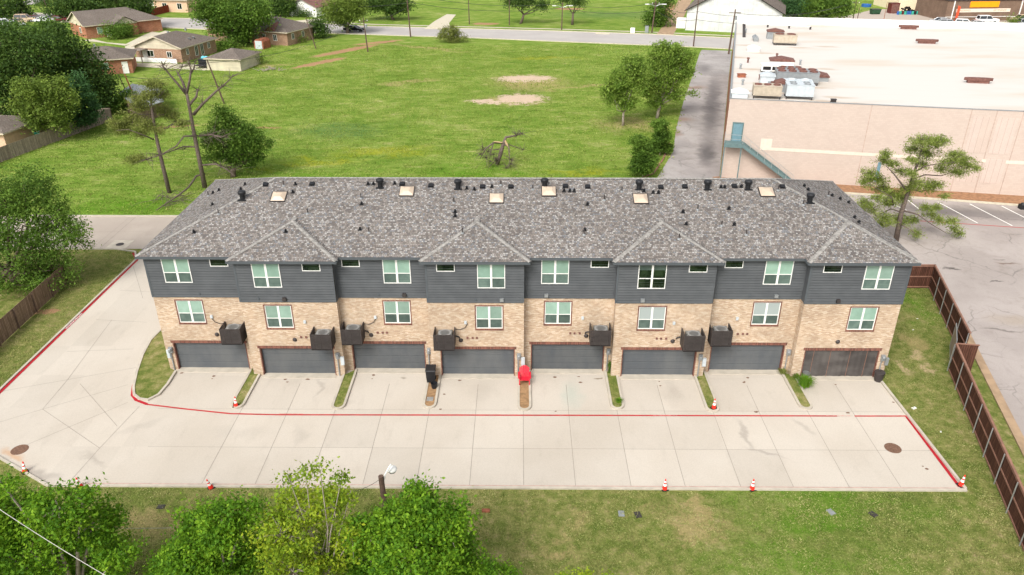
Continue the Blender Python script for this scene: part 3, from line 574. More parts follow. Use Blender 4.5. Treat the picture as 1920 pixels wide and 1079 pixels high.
# roof
OV = .36; ZE = 8.80; SL = .376; ex0, ex1, ey0, ey1 = XW0-OV, XW1+OV, D-OV, YB+OV
hw = (ey1-ey0)/2; zr = ZE+SL*hw; yr = (ey0+ey1)/2
RF = MB(); A, B_, C_, D_ = (ex0, ey0, ZE), (ex1, ey0, ZE), (ex1, ey1, ZE), (ex0, ey1, ZE); R0, R1 = (ex0+hw, yr, zr), (ex1-hw, yr, zr)
RF.quad(A, B_, R1, R0); RF.quad(C_, D_, R0, R1); RF.quad(D_, A, R0); RF.quad(B_, C_, R1)
CAPS = MB(); FA = MB()
def cap_line(p, q, mb=CAPS, wd=.16, lift=.03, flat=None):
    p, q = Vector(p), Vector(q); d = (q-p).normalized(); sd_ = d.cross(Vector((0, 0, 1))).normalized(); n = int((q-p).length/.28)
    for t in range(n):
        a = p+(q-p)*(t/n); b = p+(q-p)*((t+1.08)/n); dz = Vector((0, 0, SL*.7*wd)); l0 = Vector((0, 0, lift+.012)); l1 = Vector((0, 0, lift))
        mb.quad(a+l0-sd_*wd-dz, a+l0, b+l1, b+l1-sd_*wd-dz); mb.quad(a+l0, a+l0+sd_*wd-dz, b+l1+sd_*wd-dz, b+l1)
for a, b in ((A, R0), (B_, R1), (C_, R1), (D_, R0)): cap_line(a, b, wd=.14)
cap_line(R0, R1, wd=.15)
wings = []
for kk in range(4):
    a0, a1, f0 = kk*PW-OV, kk*PW+WF+OV, -OV; h2 = (a1-a0)/2; xc = (a0+a1)/2; za = ZE+SL*h2
    L, Rg = (a0, f0, ZE), (a1, f0, ZE); Lb, Rb = (a0, ey0, ZE), (a1, ey0, ZE); ap, apb = (xc, f0+h2, za), (xc, ey0+h2, za)
    RF.quad(L, Rg, ap); RF.quad(Lb, L, ap, apb); RF.quad(Rg, Rb, apb, ap)
    cap_line(L, ap, wd=.15, lift=.03); cap_line(Rg, ap, wd=.15 if kk < 3 else .12, lift=.035); cap_line(ap, apb, wd=.17, lift=.035); wings.append((a0, a1))
# fascia and soffit
fz = ZE-.012
def fas(p, q):
    p, q = Vector((*p, 0)), Vector((*q, 0)); d = (q-p).normalized(); nn = Vector((d.y, -d.x, 0)); FA.add([p+Vector((0, 0, fz)), q+Vector((0, 0, fz)), q+Vector((0, 0, fz-.17)), p+Vector((0, 0, fz-.17)), p+nn*.03+Vector((0, 0, fz)), q+nn*.03+Vector((0, 0, fz)), q+nn*.03+Vector((0, 0, fz-.17)), p+nn*.03+Vector((0, 0, fz-.17))], [(4, 7, 6, 5), (0, 4, 5, 1), (3, 2, 6, 7), (0, 3, 7, 4), (1, 5, 6, 2)])
xs = ex0
for a0, a1 in wings:
    fas((xs, ey0), (a0, ey0)); fas((a0, ey0), (a0, -OV)); fas((a0, -OV), (a1, -OV)); 
    if a1 < ex1-.01: fas((a1, -OV), (a1, ey0))
    xs = a1
fas((ex1, -OV), (ex1, ey1)); fas((ex1, ey1), (ex0, ey1)); fas((ex0, ey1), (ex0, ey0))
FA.quad((ex0, ey0, fz-.16), (ex0, ey1, fz-.16), (ex1, ey1, fz-.16), (ex1, ey0, fz-.16))
for a0, a1 in wings: FA.quad((a0, -OV, fz-.158), (a0, ey0, fz-.158), (a1, ey0, fz-.158), (a1, -OV, fz-.158))
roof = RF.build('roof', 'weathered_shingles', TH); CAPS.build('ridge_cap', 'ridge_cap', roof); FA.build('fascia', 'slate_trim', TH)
def roofz(x, y):
    z = ZE+SL*max(0, min(y-ey0, ey1-y, x-ex0, ex1-x))
    for a0, a1 in wings:
        if a0 < x < a1: z = max(z, ZE+SL*min(x-a0, a1-x, y+OV))
    return z
def on_roof(px, py):
    r = _ray(px, py); t = (ZE+5-CAM[2])/r[2]
    for _ in range(4000):
        q = CAM+r*t
        if q[2] <= roofz(q[0], q[1]): break
        t += .01
    return float(q[0]), float(q[1]), float(q[2])
tilt = Matrix.Rotation(math.atan(SL), 4, 'X')
for q in [(455, 373), (713, 350), (859, 352), (1021, 350), (1198, 353), (1326, 353), (1402, 353), (1518, 378)]:
    x, y, z = on_roof(*q); m = MB(); m.lathe([(.18, -.1), (.17, .3), (.26, .34), (.28, .5), (.22, .57), (.0, .6)], x, y+.0, 12); m.v = [(a, b, c+z) for a, b, c in m.v]; m.rbox(x, y, z-.08, .55, .55, .06)
    m.build('chimney_vent', 'black_plastic', TH)
for q in [(523, 370), (763, 360), (931, 373), (1029, 360), (1201, 374), (1437, 361)]:
    x, y, z = on_roof(*q); T = Matrix.Translation((x, y, z))@tilt
    sk = MB().box(-.52, -.52, -.05, .52, .52, .09, T).build('skylight', 'cage_metal', TH)
    m = MB(); s_ = .47; m.add([T@Vector(v) for v in [(-s_, -s_, .092), (s_, -s_, .092), (s_, s_, .092), (-s_, s_, .092), (-.2, -.2, .24), (.2, -.2, .24), (.2, .2, .24), (-.2, .2, .24)]], [(0, 1, 5, 4), (1, 2, 6, 5), (2, 3, 7, 6), (3, 0, 4, 7), (4, 5, 6, 7)]); m.build('dome', 'tan_dome', sk)
for q in [(498, 347), (585, 346), (754, 346), (808, 349), (905, 351), (958, 351), (1060, 350), (1102, 351), (1239, 352), (1284, 351), (1377, 350), (1467, 351)]:
    x, y, z = on_roof(*q); T = Matrix.Translation((x, y, z))@tilt; MB().box(-.16, -.15, -.03, .16, .15, .13, T).box(-.2, -.2, -.02, .2, .2, .02, T).build('roof_vent', 'black_plastic', TH)
for q in [(554, 346), (690, 346), (700, 346), (740, 345), (875, 354), (889, 356), (922, 351), (1057, 359), (1068, 359), (1076, 359), (1207, 359), (1224, 362), (1234, 362), (1351, 352), (1358, 352), (1389, 351), (549, 361), (364, 436), (536, 435), (678, 383), (675, 431), (853, 398), (853, 406), (1096, 432), (1101, 384), (1280, 398), (1286, 421), (1366, 392), (1376, 422), (400, 363), (411, 358), (399, 385), (452, 356), (460, 347), (1507, 350), (1514, 357), (1559, 368), (1574, 374), (1590, 381), (1601, 409), (1609, 418)]:
    x, y, z = on_roof(*q); m = MB(); m.tube([(x, y, z-.05), (x, y, z+.1), (x+.02, y-.06, z+.17), (x+.03, y-.15, z+.13)], .075, 7); m.rbox(x, y, z-.03, .26, .26, .04); m.build('gooseneck_vent', 'black_plastic', TH)
for q in [(410, 402), (532, 349), (577, 401), (677, 373), (692, 437), (851, 381), (867, 438), (939, 348), (999, 356), (1095, 441), (1133, 376), (1166, 360), (1273, 449), (1308, 394), (1353, 424), (1399, 441), (1459, 358), (1506, 385), (391, 368), (1553, 368)]:
    x, y, z = on_roof(*q); m = MB(); m.tube([(x, y, z-.05), (x, y, z+.38)], .04, 6); po = m.build('vent_pipe', 'cage_metal', TH)
    MB().lathe([(.12, -.03), (.1, .03), (.05, .09)], n=8, M=Matrix.Translation((x, y, z))@tilt).build('flashing', 'grey_metal', po)

# condenser cages hung on the wall, each with its own condenser
cages = [(-1.6, 0), (4.53, 1), (6.38, 0), (12.55, 1), (22.83, 0), (28.83, 1), (30.76, 0)]
desc = ['at far left above the first garage door', 'above the right end of the second garage door', 'left of the third garage door, beside the second unit', 'above the left end of the fourth garage door', 'above the right end of the fifth garage door', 'above the right end of the sixth garage door', 'above the left end of the seventh garage door']
proto = None; pc = None
for i, (x, fwd) in enumerate(cages):
    y = 0. if fwd else D; loc = (x, y-.03, 2.72)
    if proto is None:
        proto = thing('condenser_cage', '', 'cage'); W_, Dp, H_ = 1.36, 1.10, 1.18
        MB().box(0, -Dp, 0, W_, -.0, .05).build('floor_grate', 'cage_dark', proto)
        fr = MB()
        for a, b in ((0, -Dp), (W_-.05, -Dp), (0, -.05), (W_-.05, -.05)): fr.box(a, b, .05, a+.05, b+.05, H_)
        fr.box(.05, -Dp, H_-.05, W_-.05, -Dp+.05, H_).box(0, -Dp+.05, H_-.05, .05, -.05, H_).box(W_-.05, -Dp+.05, H_-.05, W_, -.05, H_).box(W_/2-.02, -Dp+.002, .05, W_/2+.02, -Dp+.04, H_-.05)
        fr.build('frame', 'cage_metal', proto)
        for nm, ax in (('front', 0), ('l', 1), ('r', 2)):
            m = MB()
            for j in range(11):
                z = .07+j*.098
                if ax == 0: m.box(.05, -Dp+.012, z, W_-.05, -Dp+.03, z+.07)
                elif ax == 1: m.box(.012, -Dp+.05, z, .03, -.05, z+.07)
                else: m.box(W_-.03, -Dp+.05, z, W_-.012, -.05, z+.07)
            m.build('slat_panel', 'cage_metal', proto)
        c = proto
        pc = thing('air_conditioner', '', 'air conditioner')
        MB().box(-.46, -.44, 0, .46, .44, .95).build('housing', 'condenser_grey', pc)
        m = MB(); 
        for rr in (.2, .3, .41): m.lathe([(rr, 0), (rr+.01, 0), (rr+.01, .02), (rr, .02)], n=18)
        m.v = [(a, b, c_+.975) for a, b, c_ in m.v]
        for t in range(4): m.box(-.41, -.004, .975, .41, .004, .985, Matrix.Rotation(t*math.pi/4, 4, 'Z'))
        MB().lathe([(.41, .945), (.41, .957), (.15, .958)], n=20).build('fan', 'cage_dark', pc); MB().lathe([(.14, .958), (.14, .97), (.01, .98)], n=14).build('fan_hub', 'pale_metal', pc); m.build('fan_guard', 'grey_metal', pc); ac = pc
    else: c = copy_tree(proto); ac = copy_tree(pc)
    c.location = loc; ac.location = (x+.72, y-.55, 2.775)
    tag(c, 'dark slatted cage '+desc[i], 'cage', 'slatted condenser cages on the townhouse wall')
    tag(ac, 'grey condenser in the cage '+desc[i], 'air conditioner', 'air conditioners inside the wall cages')
for i, (x, fwd) in enumerate(cages):    # refrigerant line / drain
    y = (0. if fwd else D)-.05; s_ = -1 if i in (0, 1, 4, 5) else 1; xs_ = x if s_ < 0 else x+1.36
    MB().tube([(xs_+s_*.02, y, 3.2), (xs_+s_*.22, y, 3.15), (xs_+s_*.26, y, 3.05)], .045, 6).build('drain_pipe', 'black_plastic', TH)
    if i in (0, 2, 3): MB().tube([(xs_, y, 3.75), (xs_+s_*.3, y, 3.7), (xs_+s_*.65, y, 3.85), (xs_+s_*.82, y, 4.15)], .022, 5).build('power_whip', 'cage_metal', TH)

# ================================================================== WAREHOUSE
HT = 9.1; WL = 92.; WD = 59.
WH = thing('warehouse', 'large pale pink masonry warehouse with a flat white roof', 'building', (wall0.x, wall0.y, 0))
def wl(u, v, z): return (wdir.x*u+wn_.x*v, wdir.y*u+wn_.y*v, z)
def WP(px, py, v=0.):           # survey point on the warehouse wall: (along, height)
    r = _ray(px, py); n = np.array([-wdir.y, wdir.x, 0.]); o = np.array([wall0.x+wn_.x*v, wall0.y+wn_.y*v, 0.])
    t = float((o-CAM)@n/(r@n)); q = CAM+r*t; return float((q[0]-o[0])*wdir.x+(q[1]-o[1])*wdir.y), float(q[2])
def wbox(mb, u0, v0, z0, u1, v1, z1):
    vs = [wl(u, v, z) for z in (z0, z1) for u, v in ((u0, v0), (u1, v0), (u1, v1), (u0, v1))]
    return mb.add(vs, [(3, 2, 1, 0), (4, 5, 6, 7), (0, 1, 5, 4), (1, 2, 6, 5), (2, 3, 7, 6), (3, 0, 4, 7)])
rotw = math.atan2(wdir.y, wdir.x)
m = MB(); m.quad(wl(0, 0, 0), wl(WL, 0, 0), wl(WL, 0, HT), wl(0, 0, HT)); m.quad(wl(WL, 0, 0), wl(WL, WD, 0), wl(WL, WD, HT), wl(WL, 0, HT)); m.quad(wl(WL, WD, 0), wl(0, WD, 0), wl(0, WD, HT), wl(WL, WD, HT))
wall = m.build('wall', 'pink_block', WH)
m = MB(); m.quad(wl(0, WD, 0), wl(0, 0, 0), wl(0, 0, HT), wl(0, WD, HT)); m.build('side_wall', 'red_planks' if 0 else 'orange_brick', WH)
m = MB(); m.quad(wl(.15, .15, HT-.1), wl(WL-.15, .15, HT-.1), wl(WL-.15, WD-.15, HT-.1), wl(.15, WD-.15, HT-.1)); roofw = m.build('roof', 'roof_membrane', WH)
m = MB(); wbox(m, -.02, -.03, HT, WL, .15, HT+.07); wbox(m, -.06, .151, HT-.3, .15, WD, HT+.07); m.build('flashing', 'grey_metal', WH)
m = MB(); wbox(m, 0.16, WD-.3, HT-.15, WL, WD+.02, HT+1.0); m.build('parapet', 'white_paint', WH)
zst = WP(1500, 283)[1]; m = MB(); wbox(m, WP(1425, 277)[0], -.025, zst-.17, WL, -.001, zst+.17); m.build('wall_stripe', 'stripe_paint', WH)
m = MB()
for u in [WP(*q)[0] for q in [(1620, 270), (1803, 280), (1850, 280), (1893, 300)]]+list(np.arange(WP(1893, 300)[0]+7, WL, 7)): m = MB(); wbox(m, u-.05, -.012, 0, u+.05, -.001, zst-.175); wbox(m, u-.05, -.012, zst+.175, u+.05, -.001, HT-.002); m.build('wall_joint', 'pink_joint', WH)
m = MB(); ua, ub = WP(1803, 280)[0], WP(1893, 300)[0]
for a, b, c, d in [(ua+.3, 1.2, ua+(ub-ua)*.5-.2, 3.95), (ua+(ub-ua)*.5+.2, 1.2, ub-.3, 3.95), (ua+.3, 4.5, ua+(ub-ua)*.5-.2, 8.4), (ua+(ub-ua)*.5+.2, 4.5, ub-.3, 8.4)]: wbox(m, a, -.03, b, c, -.001, d)
m.build('wall_panel', 'pale_panel', WH)
u0, z0 = WP(1371, 263); u1, z1 = WP(1393, 232)
m = MB(); wbox(m, u0+.05, -.05, z0-.05, u1, -.001, z1); d_ = m.build('door', 'teal_door', WH); d_['label'] = 'upper teal steel door above the stair landing'
m = MB()
for a, b, c, d in ((u0-.07, z0-.05, u0+.05, z1+.12), (u1, z0-.05, u1+.12, z1+.12), (u0+.05, z1, u1, z1+.12)): wbox(m, a, -.09, b, c, -.001, d)
m.build('door_frame', 'teal_paint', d_)
a0, b0 = WP(1641, 331); a1, b1 = WP(1653, 305); m = MB(); wbox(m, a0, -.05, max(.05, b0-.6), a1, -.001, b1); d2 = m.build('door', 'teal_door', WH); d2['label'] = 'lower teal steel door behind the pine tree'
m = MB(); q = WP(1436, 268); wbox(m, q[0]-.55, -.012, q[1]-.6, q[0]+.65, -.001, q[1]+.45); m.build('paint_patch', 'stripe_paint', WH)
m = MB(); wbox(m, 8., -.6, 0, 14, -.0, .02); 
# steel stair on the wall
ST = thing('steel_stair', 'teal steel stair with landing and handrail against the pink wall', 'stair', (wall0.x, wall0.y, 0))
zl = z0-.05; v0 = -1.25; ul0, ul1 = u0-.75, u1+.25
m = MB(); wbox(m, ul0, v0, zl-.1, ul1, -.06, zl); wbox(m, ul0, v0-.03, zl-.45, ul1, v0+.03, zl-.1); m.build('landing', 'teal_paint', ST)
ue, ze_ = WP(1486, 336, v0); nst = 20; ue = ue+.1
m = MB()
for i in range(nst):
    a = ul1+(ue-ul1)*i/nst; z = zl*(1-(i+1)/nst); wbox(m, a, v0+.05, z, a+(ue-ul1)/nst+.03, -.25, z+.05)
m.build('tread', 'teal_paint', ST)['kind'] = 'stuff'
m = MB()
for v in (v0, -.2): m.add([wl(ul1, v, zl+.05), wl(ul1, v, zl-.4), wl(ue, v, -.0), wl(ue, v, .35), wl(ul1, v+.05, zl+.05), wl(ul1, v+.05, zl-.4), wl(ue, v+.05, -.0), wl(ue, v+.05, .35)], [(0, 1, 2, 3), (7, 6, 5, 4), (0, 3, 7, 4), (1, 5, 6, 2)])
m.build('stringer', 'teal_paint', ST)
m = MB()
for hh in (.5, 1.0): m.tube([wl(ul0, v0, zl+hh), wl(ul1, v0, zl+hh), wl(ue, v0, hh+.1)], .025, 5)
for i in range(8): t = i/7; m.tube([wl(ul1+(ue-ul1)*t, v0, zl*(1-t)), wl(ul1+(ue-ul1)*t, v0, zl*(1-t)+1.0+.1*t)], .022, 5)
m.tube([wl(ul0, v0, zl), wl(ul0, v0, zl+1)], .025, 5); m.tube([wl(ul0, v0, zl+1), wl(ul0, -.05, zl+1)], .025, 5); m.build('handrail', 'galvanised', ST)
for u, v in ((ul0+.1, v0+.06), (ul1-.1, v0+.06)): m = MB(); wbox(m, u-.06, v-.06, 0, u+.06, v+.06, zl-.1); m.build('post', 'teal_paint', ST)

ORD0 = 'first second third fourth fifth sixth seventh eighth'.split()
# rooftop machines, standing on the white roof
def RP_(px, py): q = G(px, py, HT-.1); return q
def roof_unit(px, py, sx, sy, h, label, mats=('grey_metal', 'rust'), fans=(2, 1), legs=.35, rot=rotw, name='rooftop_unit', cat='air handler', hood=False, fanm='rust_dark'):
    x, y = RP_(px, py); t = thing(name, label, cat, (x, y, HT-.1), rot, 'air handling machines on the white warehouse roof')
    MB().box(-sx/2, -sy/2, legs, sx/2, sy/2, legs+h).box(-sx/2-.04, -sy/2-.04, legs+h, sx/2+.04, sy/2+.04, legs+h+.05).build('housing', mats[0], t)
    m = MB()
    for a in (-1, 1):
        for b in (-1, 1): m.box(a*(sx/2-.1)-.05, b*(sy/2-.1)-.05, 0, a*(sx/2-.1)+.05, b*(sy/2-.1)+.05, legs)
    m.box(-sx/2, -sy/2-.02, legs-.06, sx/2, -sy/2+.06, legs-.001).box(-sx/2, sy/2-.06, legs-.06, sx/2, sy/2+.02, legs-.001); m.build('support_frame', 'cage_metal', t)
    nx, ny = fans
    for i in range(nx):
        for j in range(ny):
            cx, cy = (-sx/2+sx*(i+.5)/nx, -sy/2+sy*(j+.5)/ny); r = min(sx/nx, sy/ny)*.4
            MB().lathe([(r, 0), (r, .1), (r*.85, .1), (r*.8, .03), (.01, .03)], cx, cy, 14).build('fan', fanm, t).location.z = legs+h+.05
    m = MB(); m.box(-sx/2+.15, -sy/2-.03, legs+.15, -.08, -sy/2+.0, legs+h-.12).box(.08, -sy/2-.03, legs+.15, sx/2-.15, -sy/2+.0, legs+h-.12); m.build('access_panel', mats[0] if not hood else 'cage_dark', t)
    return t
def roof_cap(px, py, sx, sy, h, label, top='rust_dark', body='grey_metal'):
    x, y = RP_(px, py); t = thing('roof_hood', label, 'roof hood', (x, y, HT-.1), rotw, 'air handling machines on the white warehouse roof')
    MB().box(-sx/2+.1, -sy/2+.1, 0, sx/2-.1, sy/2-.1, h).build('curb', body, t)
    m = MB(); m.add([(-sx/2, -sy/2, h), (sx/2, -sy/2, h), (sx/2, sy/2, h), (-sx/2, sy/2, h), (-sx/2, -sy/2, h+.15), (sx/2, -sy/2, h+.15), (sx/2, sy/2, h+.15), (-sx/2, sy/2, h+.15), (0, -sy/2, h+.42), (0, sy/2, h+.42)], [(3, 2, 1, 0), (0, 1, 5, 8, 4), (2, 3, 7, 9, 6), (1, 2, 6, 5), (3, 0, 4, 7), (4, 8, 9, 7), (8, 5, 6, 9)]); m.build('hood', top, t)
roof_unit(1436, 183, 3.0, 1.7, 1.0, 'beige rooftop unit with rusty top fans at the near roof edge', ('unit_beige', 'rust'), (3, 1))
roof_unit(1496, 184, 2.9, 1.8, 1.2, 'grey two bay rooftop unit nearest the roof edge', ('pale_metal', 'rust'), (2, 2), fanm='grey_metal')
roof_unit(1494, 170, 3.0, 1.3, .8, 'pale blue low rooftop unit behind the two bay unit', ('pale_metal', 'rust'), (2, 1), fanm='pale_metal')
roof_unit(1491, 156, 4.8, 2.6, 1.1, 'long grey rooftop unit with four rusty fans', ('grey_metal', 'rust'), (4, 2))
roof_cap(1530, 150, 2.7, 2.2, .5, 'flat rusty red hood right of the long grey unit')
roof_cap(1464, 171, 1.7, 1.5, .9, 'rusty peaked hood between the beige and grey units')
roof_unit(1444, 137, 2.4, 1.6, .7, 'white rooftop unit with a dark grille opening', ('white_paint', 'rust'), (1, 1), hood=True, fanm='white_paint')
roof_cap(1437, 158, 1.8, 1.4, 1.0, 'pale blue upright hood behind the beige unit', 'pale_metal', 'pale_metal')
roof_cap(1464, 125, 3.1, 2., .8, 'rusty peaked roof hood on a wide white box', 'rust_dark', 'white_paint')
roof_unit(1470, 84, 3.3, 1.8, 1.1, 'tan rooftop unit with rusty fans farthest from the edge', ('unit_beige', 'rust'), (2, 1))
roof_cap(1452, 73, 2.6, 1.6, 1.1, 'rusty hood behind the farthest tan unit')
roof_cap(1386, 182, 1.9, 1.2, .5, 'small white vent box at the roof corner', 'white_paint', 'pale_metal')
roof_cap(1412, 96, 1.8, 1.4, .4, 'small white roof box near the left roof edge', 'white_paint', 'white_paint')
roof_cap(1416, 76, .8, 2.6, .3, 'long narrow grey duct box near the left roof edge', 'grey_metal', 'grey_metal')
roof_unit(1449, 170, 1.2, 1., .5, 'tiny grey unit squeezed between the beige unit and the hood', ('grey_metal', 'rust'), (1, 1))
roof_cap(1512, 169, 1.2, 1.4, .6, 'small rusty hood at the right of the pale blue unit', 'rust_dark', 'grey_metal')
roof_unit(1480, 143, 2.6, 1.2, .7, 'dark grey louvred unit behind the long four fan unit', ('condenser_grey', 'rust'), (3, 1), hood=True)
for i, q in enumerate([(1398, 62), (1402, 118), (1388, 130), (1424, 150), (1392, 160), (1456, 110), (1500, 122), (1418, 172)]):
    x, y = RP_(*q); o = tag(MB().lathe([(.12, 0), (.12, .5), (.2, .52), (.16, .68), (.02, .72)], n=8).build('flue_pipe', ['grey_metal', 'rust_dark'][i % 2]), '%s of eight small flue pipes among the roof machines, counted from the back left' % ORD0[i], 'flue pipe', 'flue pipes on the warehouse roof'); o.location = (x, y, HT-.1)
for i, q in enumerate([(1703, 55), (1737, 82), (1833, 156)]):
    x, y = RP_(*q); t = thing('ridge_ventilator', 'rusty brown oblong roof ventilator, '+['farthest', 'middle', 'nearest'][i]+' of the three on open roof', 'roof vent', (x, y, HT-.1), rotw, 'rusty oblong ventilators on the roof')
    s_ = 1.55; MB().prism([(s_*.75*math.cos(a)+.45*(1 if math.cos(a) > 0 else -1), .35*math.sin(a)) for a in np.linspace(0, 2*math.pi, 15)[:-1]], .3, .62).build('cap', 'rust_dark', t); MB().box(-1.2, -.25, 0, 1.2, .25, .3).build('curb', 'rust_dark', t)
t = thing('pipe_run', 'thin pipe rail on short stands along the back roof parapet', 'pipe', (0, 0, 0)); m = MB(); pts = [Vector((*G(px, py, HT+.4), HT+.4)) for px, py in [(1396, 45), (1440, 46), (1480, 48), (1520, 50)]]
m.tube(pts, .07, 6); m.build('pipe', 'white_paint', t)
for p_ in pts: MB().box(p_.x-.12, p_.y-.12, HT-.1, p_.x+.12, p_.y+.12, HT+.35).build('stand', 'cage_metal', t)
t = thing('vent_row', 'row of small dark blocks near the left back roof corner', 'roof blocks')
for i in range(12): q = RP_(1395-.0*i, 48+i*2.0); MB().rbox(q[0], q[1], HT-.1, .45, .5, .22, rotw).build('block', 'cage_metal', t)
for i, (q, sz) in enumerate([((1562, 193), .5), ((1390, 145), .9)]):
    x, y = RP_(*q); tag(MB().rbox(x, y, HT-.1, sz, sz*.7, .35).rbox(x, y, HT+.25, sz*1.15, sz*.85, .06).build('scupper_box', ['cage_metal', 'rust'][i]), ['dark little box on the near roof edge', 'rusty frame box near the left roof edge'][i], 'roof box')

# ================================================================== FENCES
def fence(name, label, cat, pts, h, board='stained_planks', posts='galvanised', side=1, sp=2.4, rails=3, cap=True, pw=.035, group=None, railm='fence_rail'):
    t = thing(name, label, cat, (0, 0, 0), 0, group)
    B = MB(); Rl = MB(); Cp = MB(); 
    for a, b in zip(pts[:-1], pts[1:]):
        a, b = Vector(a), Vector(b); d = (b-a); L = d.length; d.normalize(); q = Vector((-d.y, d.x))*side
        B.strip([a, b], .022, .04, h)
        if rails:
            for j in range(rails):
                z = .12+(h-.25)*j/max(1, rails-1); Rl.strip([a, b], .04, z, z+.09, off=.033*side)
        if cap: Cp.strip([a-d*.05, b+d*.05], .13, h+.002, h+.04)
        n = max(1, int(round(L/sp)))
        for j in range(n+1):
            c = a+d*(L*j/n)+q*.085; MB().tube([(c.x, c.y, 0), (c.x, c.y, h-.04)], pw, 6).build('post', posts, t)
    B.build('board_panel', board, t)
    if rails: Rl.build('rail', railm, t)
    if cap: Cp.build('cap_board', railm, t)
    return t
fence('board_fence', 'dark stained board fence with steel posts from building to lot corner and down', 'fence', [(43.3, 13.4), (52.3, 13.4), (fx(2.4)+.15, 2.4)], 2.15, side=-1)
fence('board_fence', 'dark stained board fence with steel posts, nearer run at right edge', 'fence', [(fx(-45)-1.25, -45.), (fx(.9)-1.15, .9)], 2.15, side=1)
fence('board_fence', 'short dark board return panel joining the two fence runs', 'fence', [(fx(.9)-1.05, .95), (fx(.6)+.35, .75)], 2.15, side=1, rails=0, sp=3)
gt = thing('fence_gate', 'pale wire gate standing open in the fence gap', 'gate', (0, 0, 0)); a = Vector((fx(4)-.25, 4.2)); b = Vector((fx(2.4)-1.0, 1.8))
m = MB(); m.tube([(a.x, a.y, .1), (a.x, a.y, 1.9), (b.x, b.y, 1.9), (b.x, b.y, .1), (a.x, a.y, .1)], .03, 6); m.build('gate_frame', 'galvanised', gt); MB().strip([a, b], .012, .15, 1.85).build('gate_panel', plain('gate_mesh', srgb(160, 144, 130), .9) and 'gate_mesh', gt)
fence('plank_fence', 'weathered brown plank fence left of the red kerb', 'fence', [(-18.6, -14), G(0, 650), G(127, 532), (G(127, 532)[0]-12, G(127, 532)[1]+.4)], 1.75, 'brown_planks', 'pole_wood', side=-1, cap=False, rails=0, pw=.05)
fence('plank_fence', 'old grey plank fence beyond the bright green lawn at left', 'fence', [(-46.5, 40.), G(0, 306), G(110, 265), G(212, 226)], 1.8, 'grey_planks', 'pole_wood', side=1, cap=False, rails=2, pw=.05, railm='grey_planks')
fence('plank_fence', 'short grey plank fence running left behind the trees', 'fence', [G(212, 226), G(165, 228)], 1.8, 'grey_planks', 'pole_wood', side=1, cap=False, rails=2, pw=.05, railm='grey_planks')
fence('privacy_fence', 'red brown privacy fence across the street at upper left, right run', 'fence', [G(278, 33), G(318, 23)], 1.9, 'red_planks', 'red_planks', cap=False, rails=0)
fence('privacy_fence', 'red brown privacy fence half hidden behind street trees', 'fence', [G(183, 27), G(232, 30)], 1.9, 'red_planks', 'red_planks', cap=False, rails=0)
fence('yard_fence', 'low white yard fence in front of the tan brick house', 'fence', [G(253, 116), G(332, 120)], .9, 'white_paint', 'white_paint', cap=False, rails=0, sp=5)

# ================================================================== TREES
rng = np.random.default_rng(7)
def leaves(name, C, size, mat, parent, aspect=.55, up=.35, needle=False):
    N = len(C); nrm = rng.normal(size=(N, 3)); nrm[:, 2] = np.abs(nrm[:, 2])+up; nrm /= np.linalg.norm(nrm, axis=1)[:, None]
    t = rng.normal(size=(N, 3)); t -= nrm*(t*nrm).sum(1)[:, None]; t /= np.linalg.norm(t, axis=1)[:, None]; b = np.cross(nrm, t)
    sz = size*rng.uniform(.6, 1.35, N)[:, None]; fold = nrm*sz*.12
    V = np.stack([C-t*sz*.5, C+b*sz*.5*aspect-fold, C+t*sz*.5, C-b*sz*.5*aspect-fold], 1).reshape(-1, 3)
    me = bpy.data.meshes.new(name); me.vertices.add(4*N); me.vertices.foreach_set('co', V.ravel().astype(np.float32))
    me.loops.add(4*N); me.loops.foreach_set('vertex_index', np.arange(4*N, dtype=np.int32)); me.polygons.add(N)
    me.polygons.foreach_set('loop_start', np.arange(0, 4*N, 4, dtype=np.int32)); me.polygons.foreach_set('loop_total', np.full(N, 4, np.int32))
    me.materials.append(M(mat)); me.update(calc_edges=True); me.validate(); o = bpy.data.objects.new(name, me); COL.objects.link(o); o.parent = parent; return o
def px_scale(p_): return float((np.array(p_)-CAM)@_f)/FPX
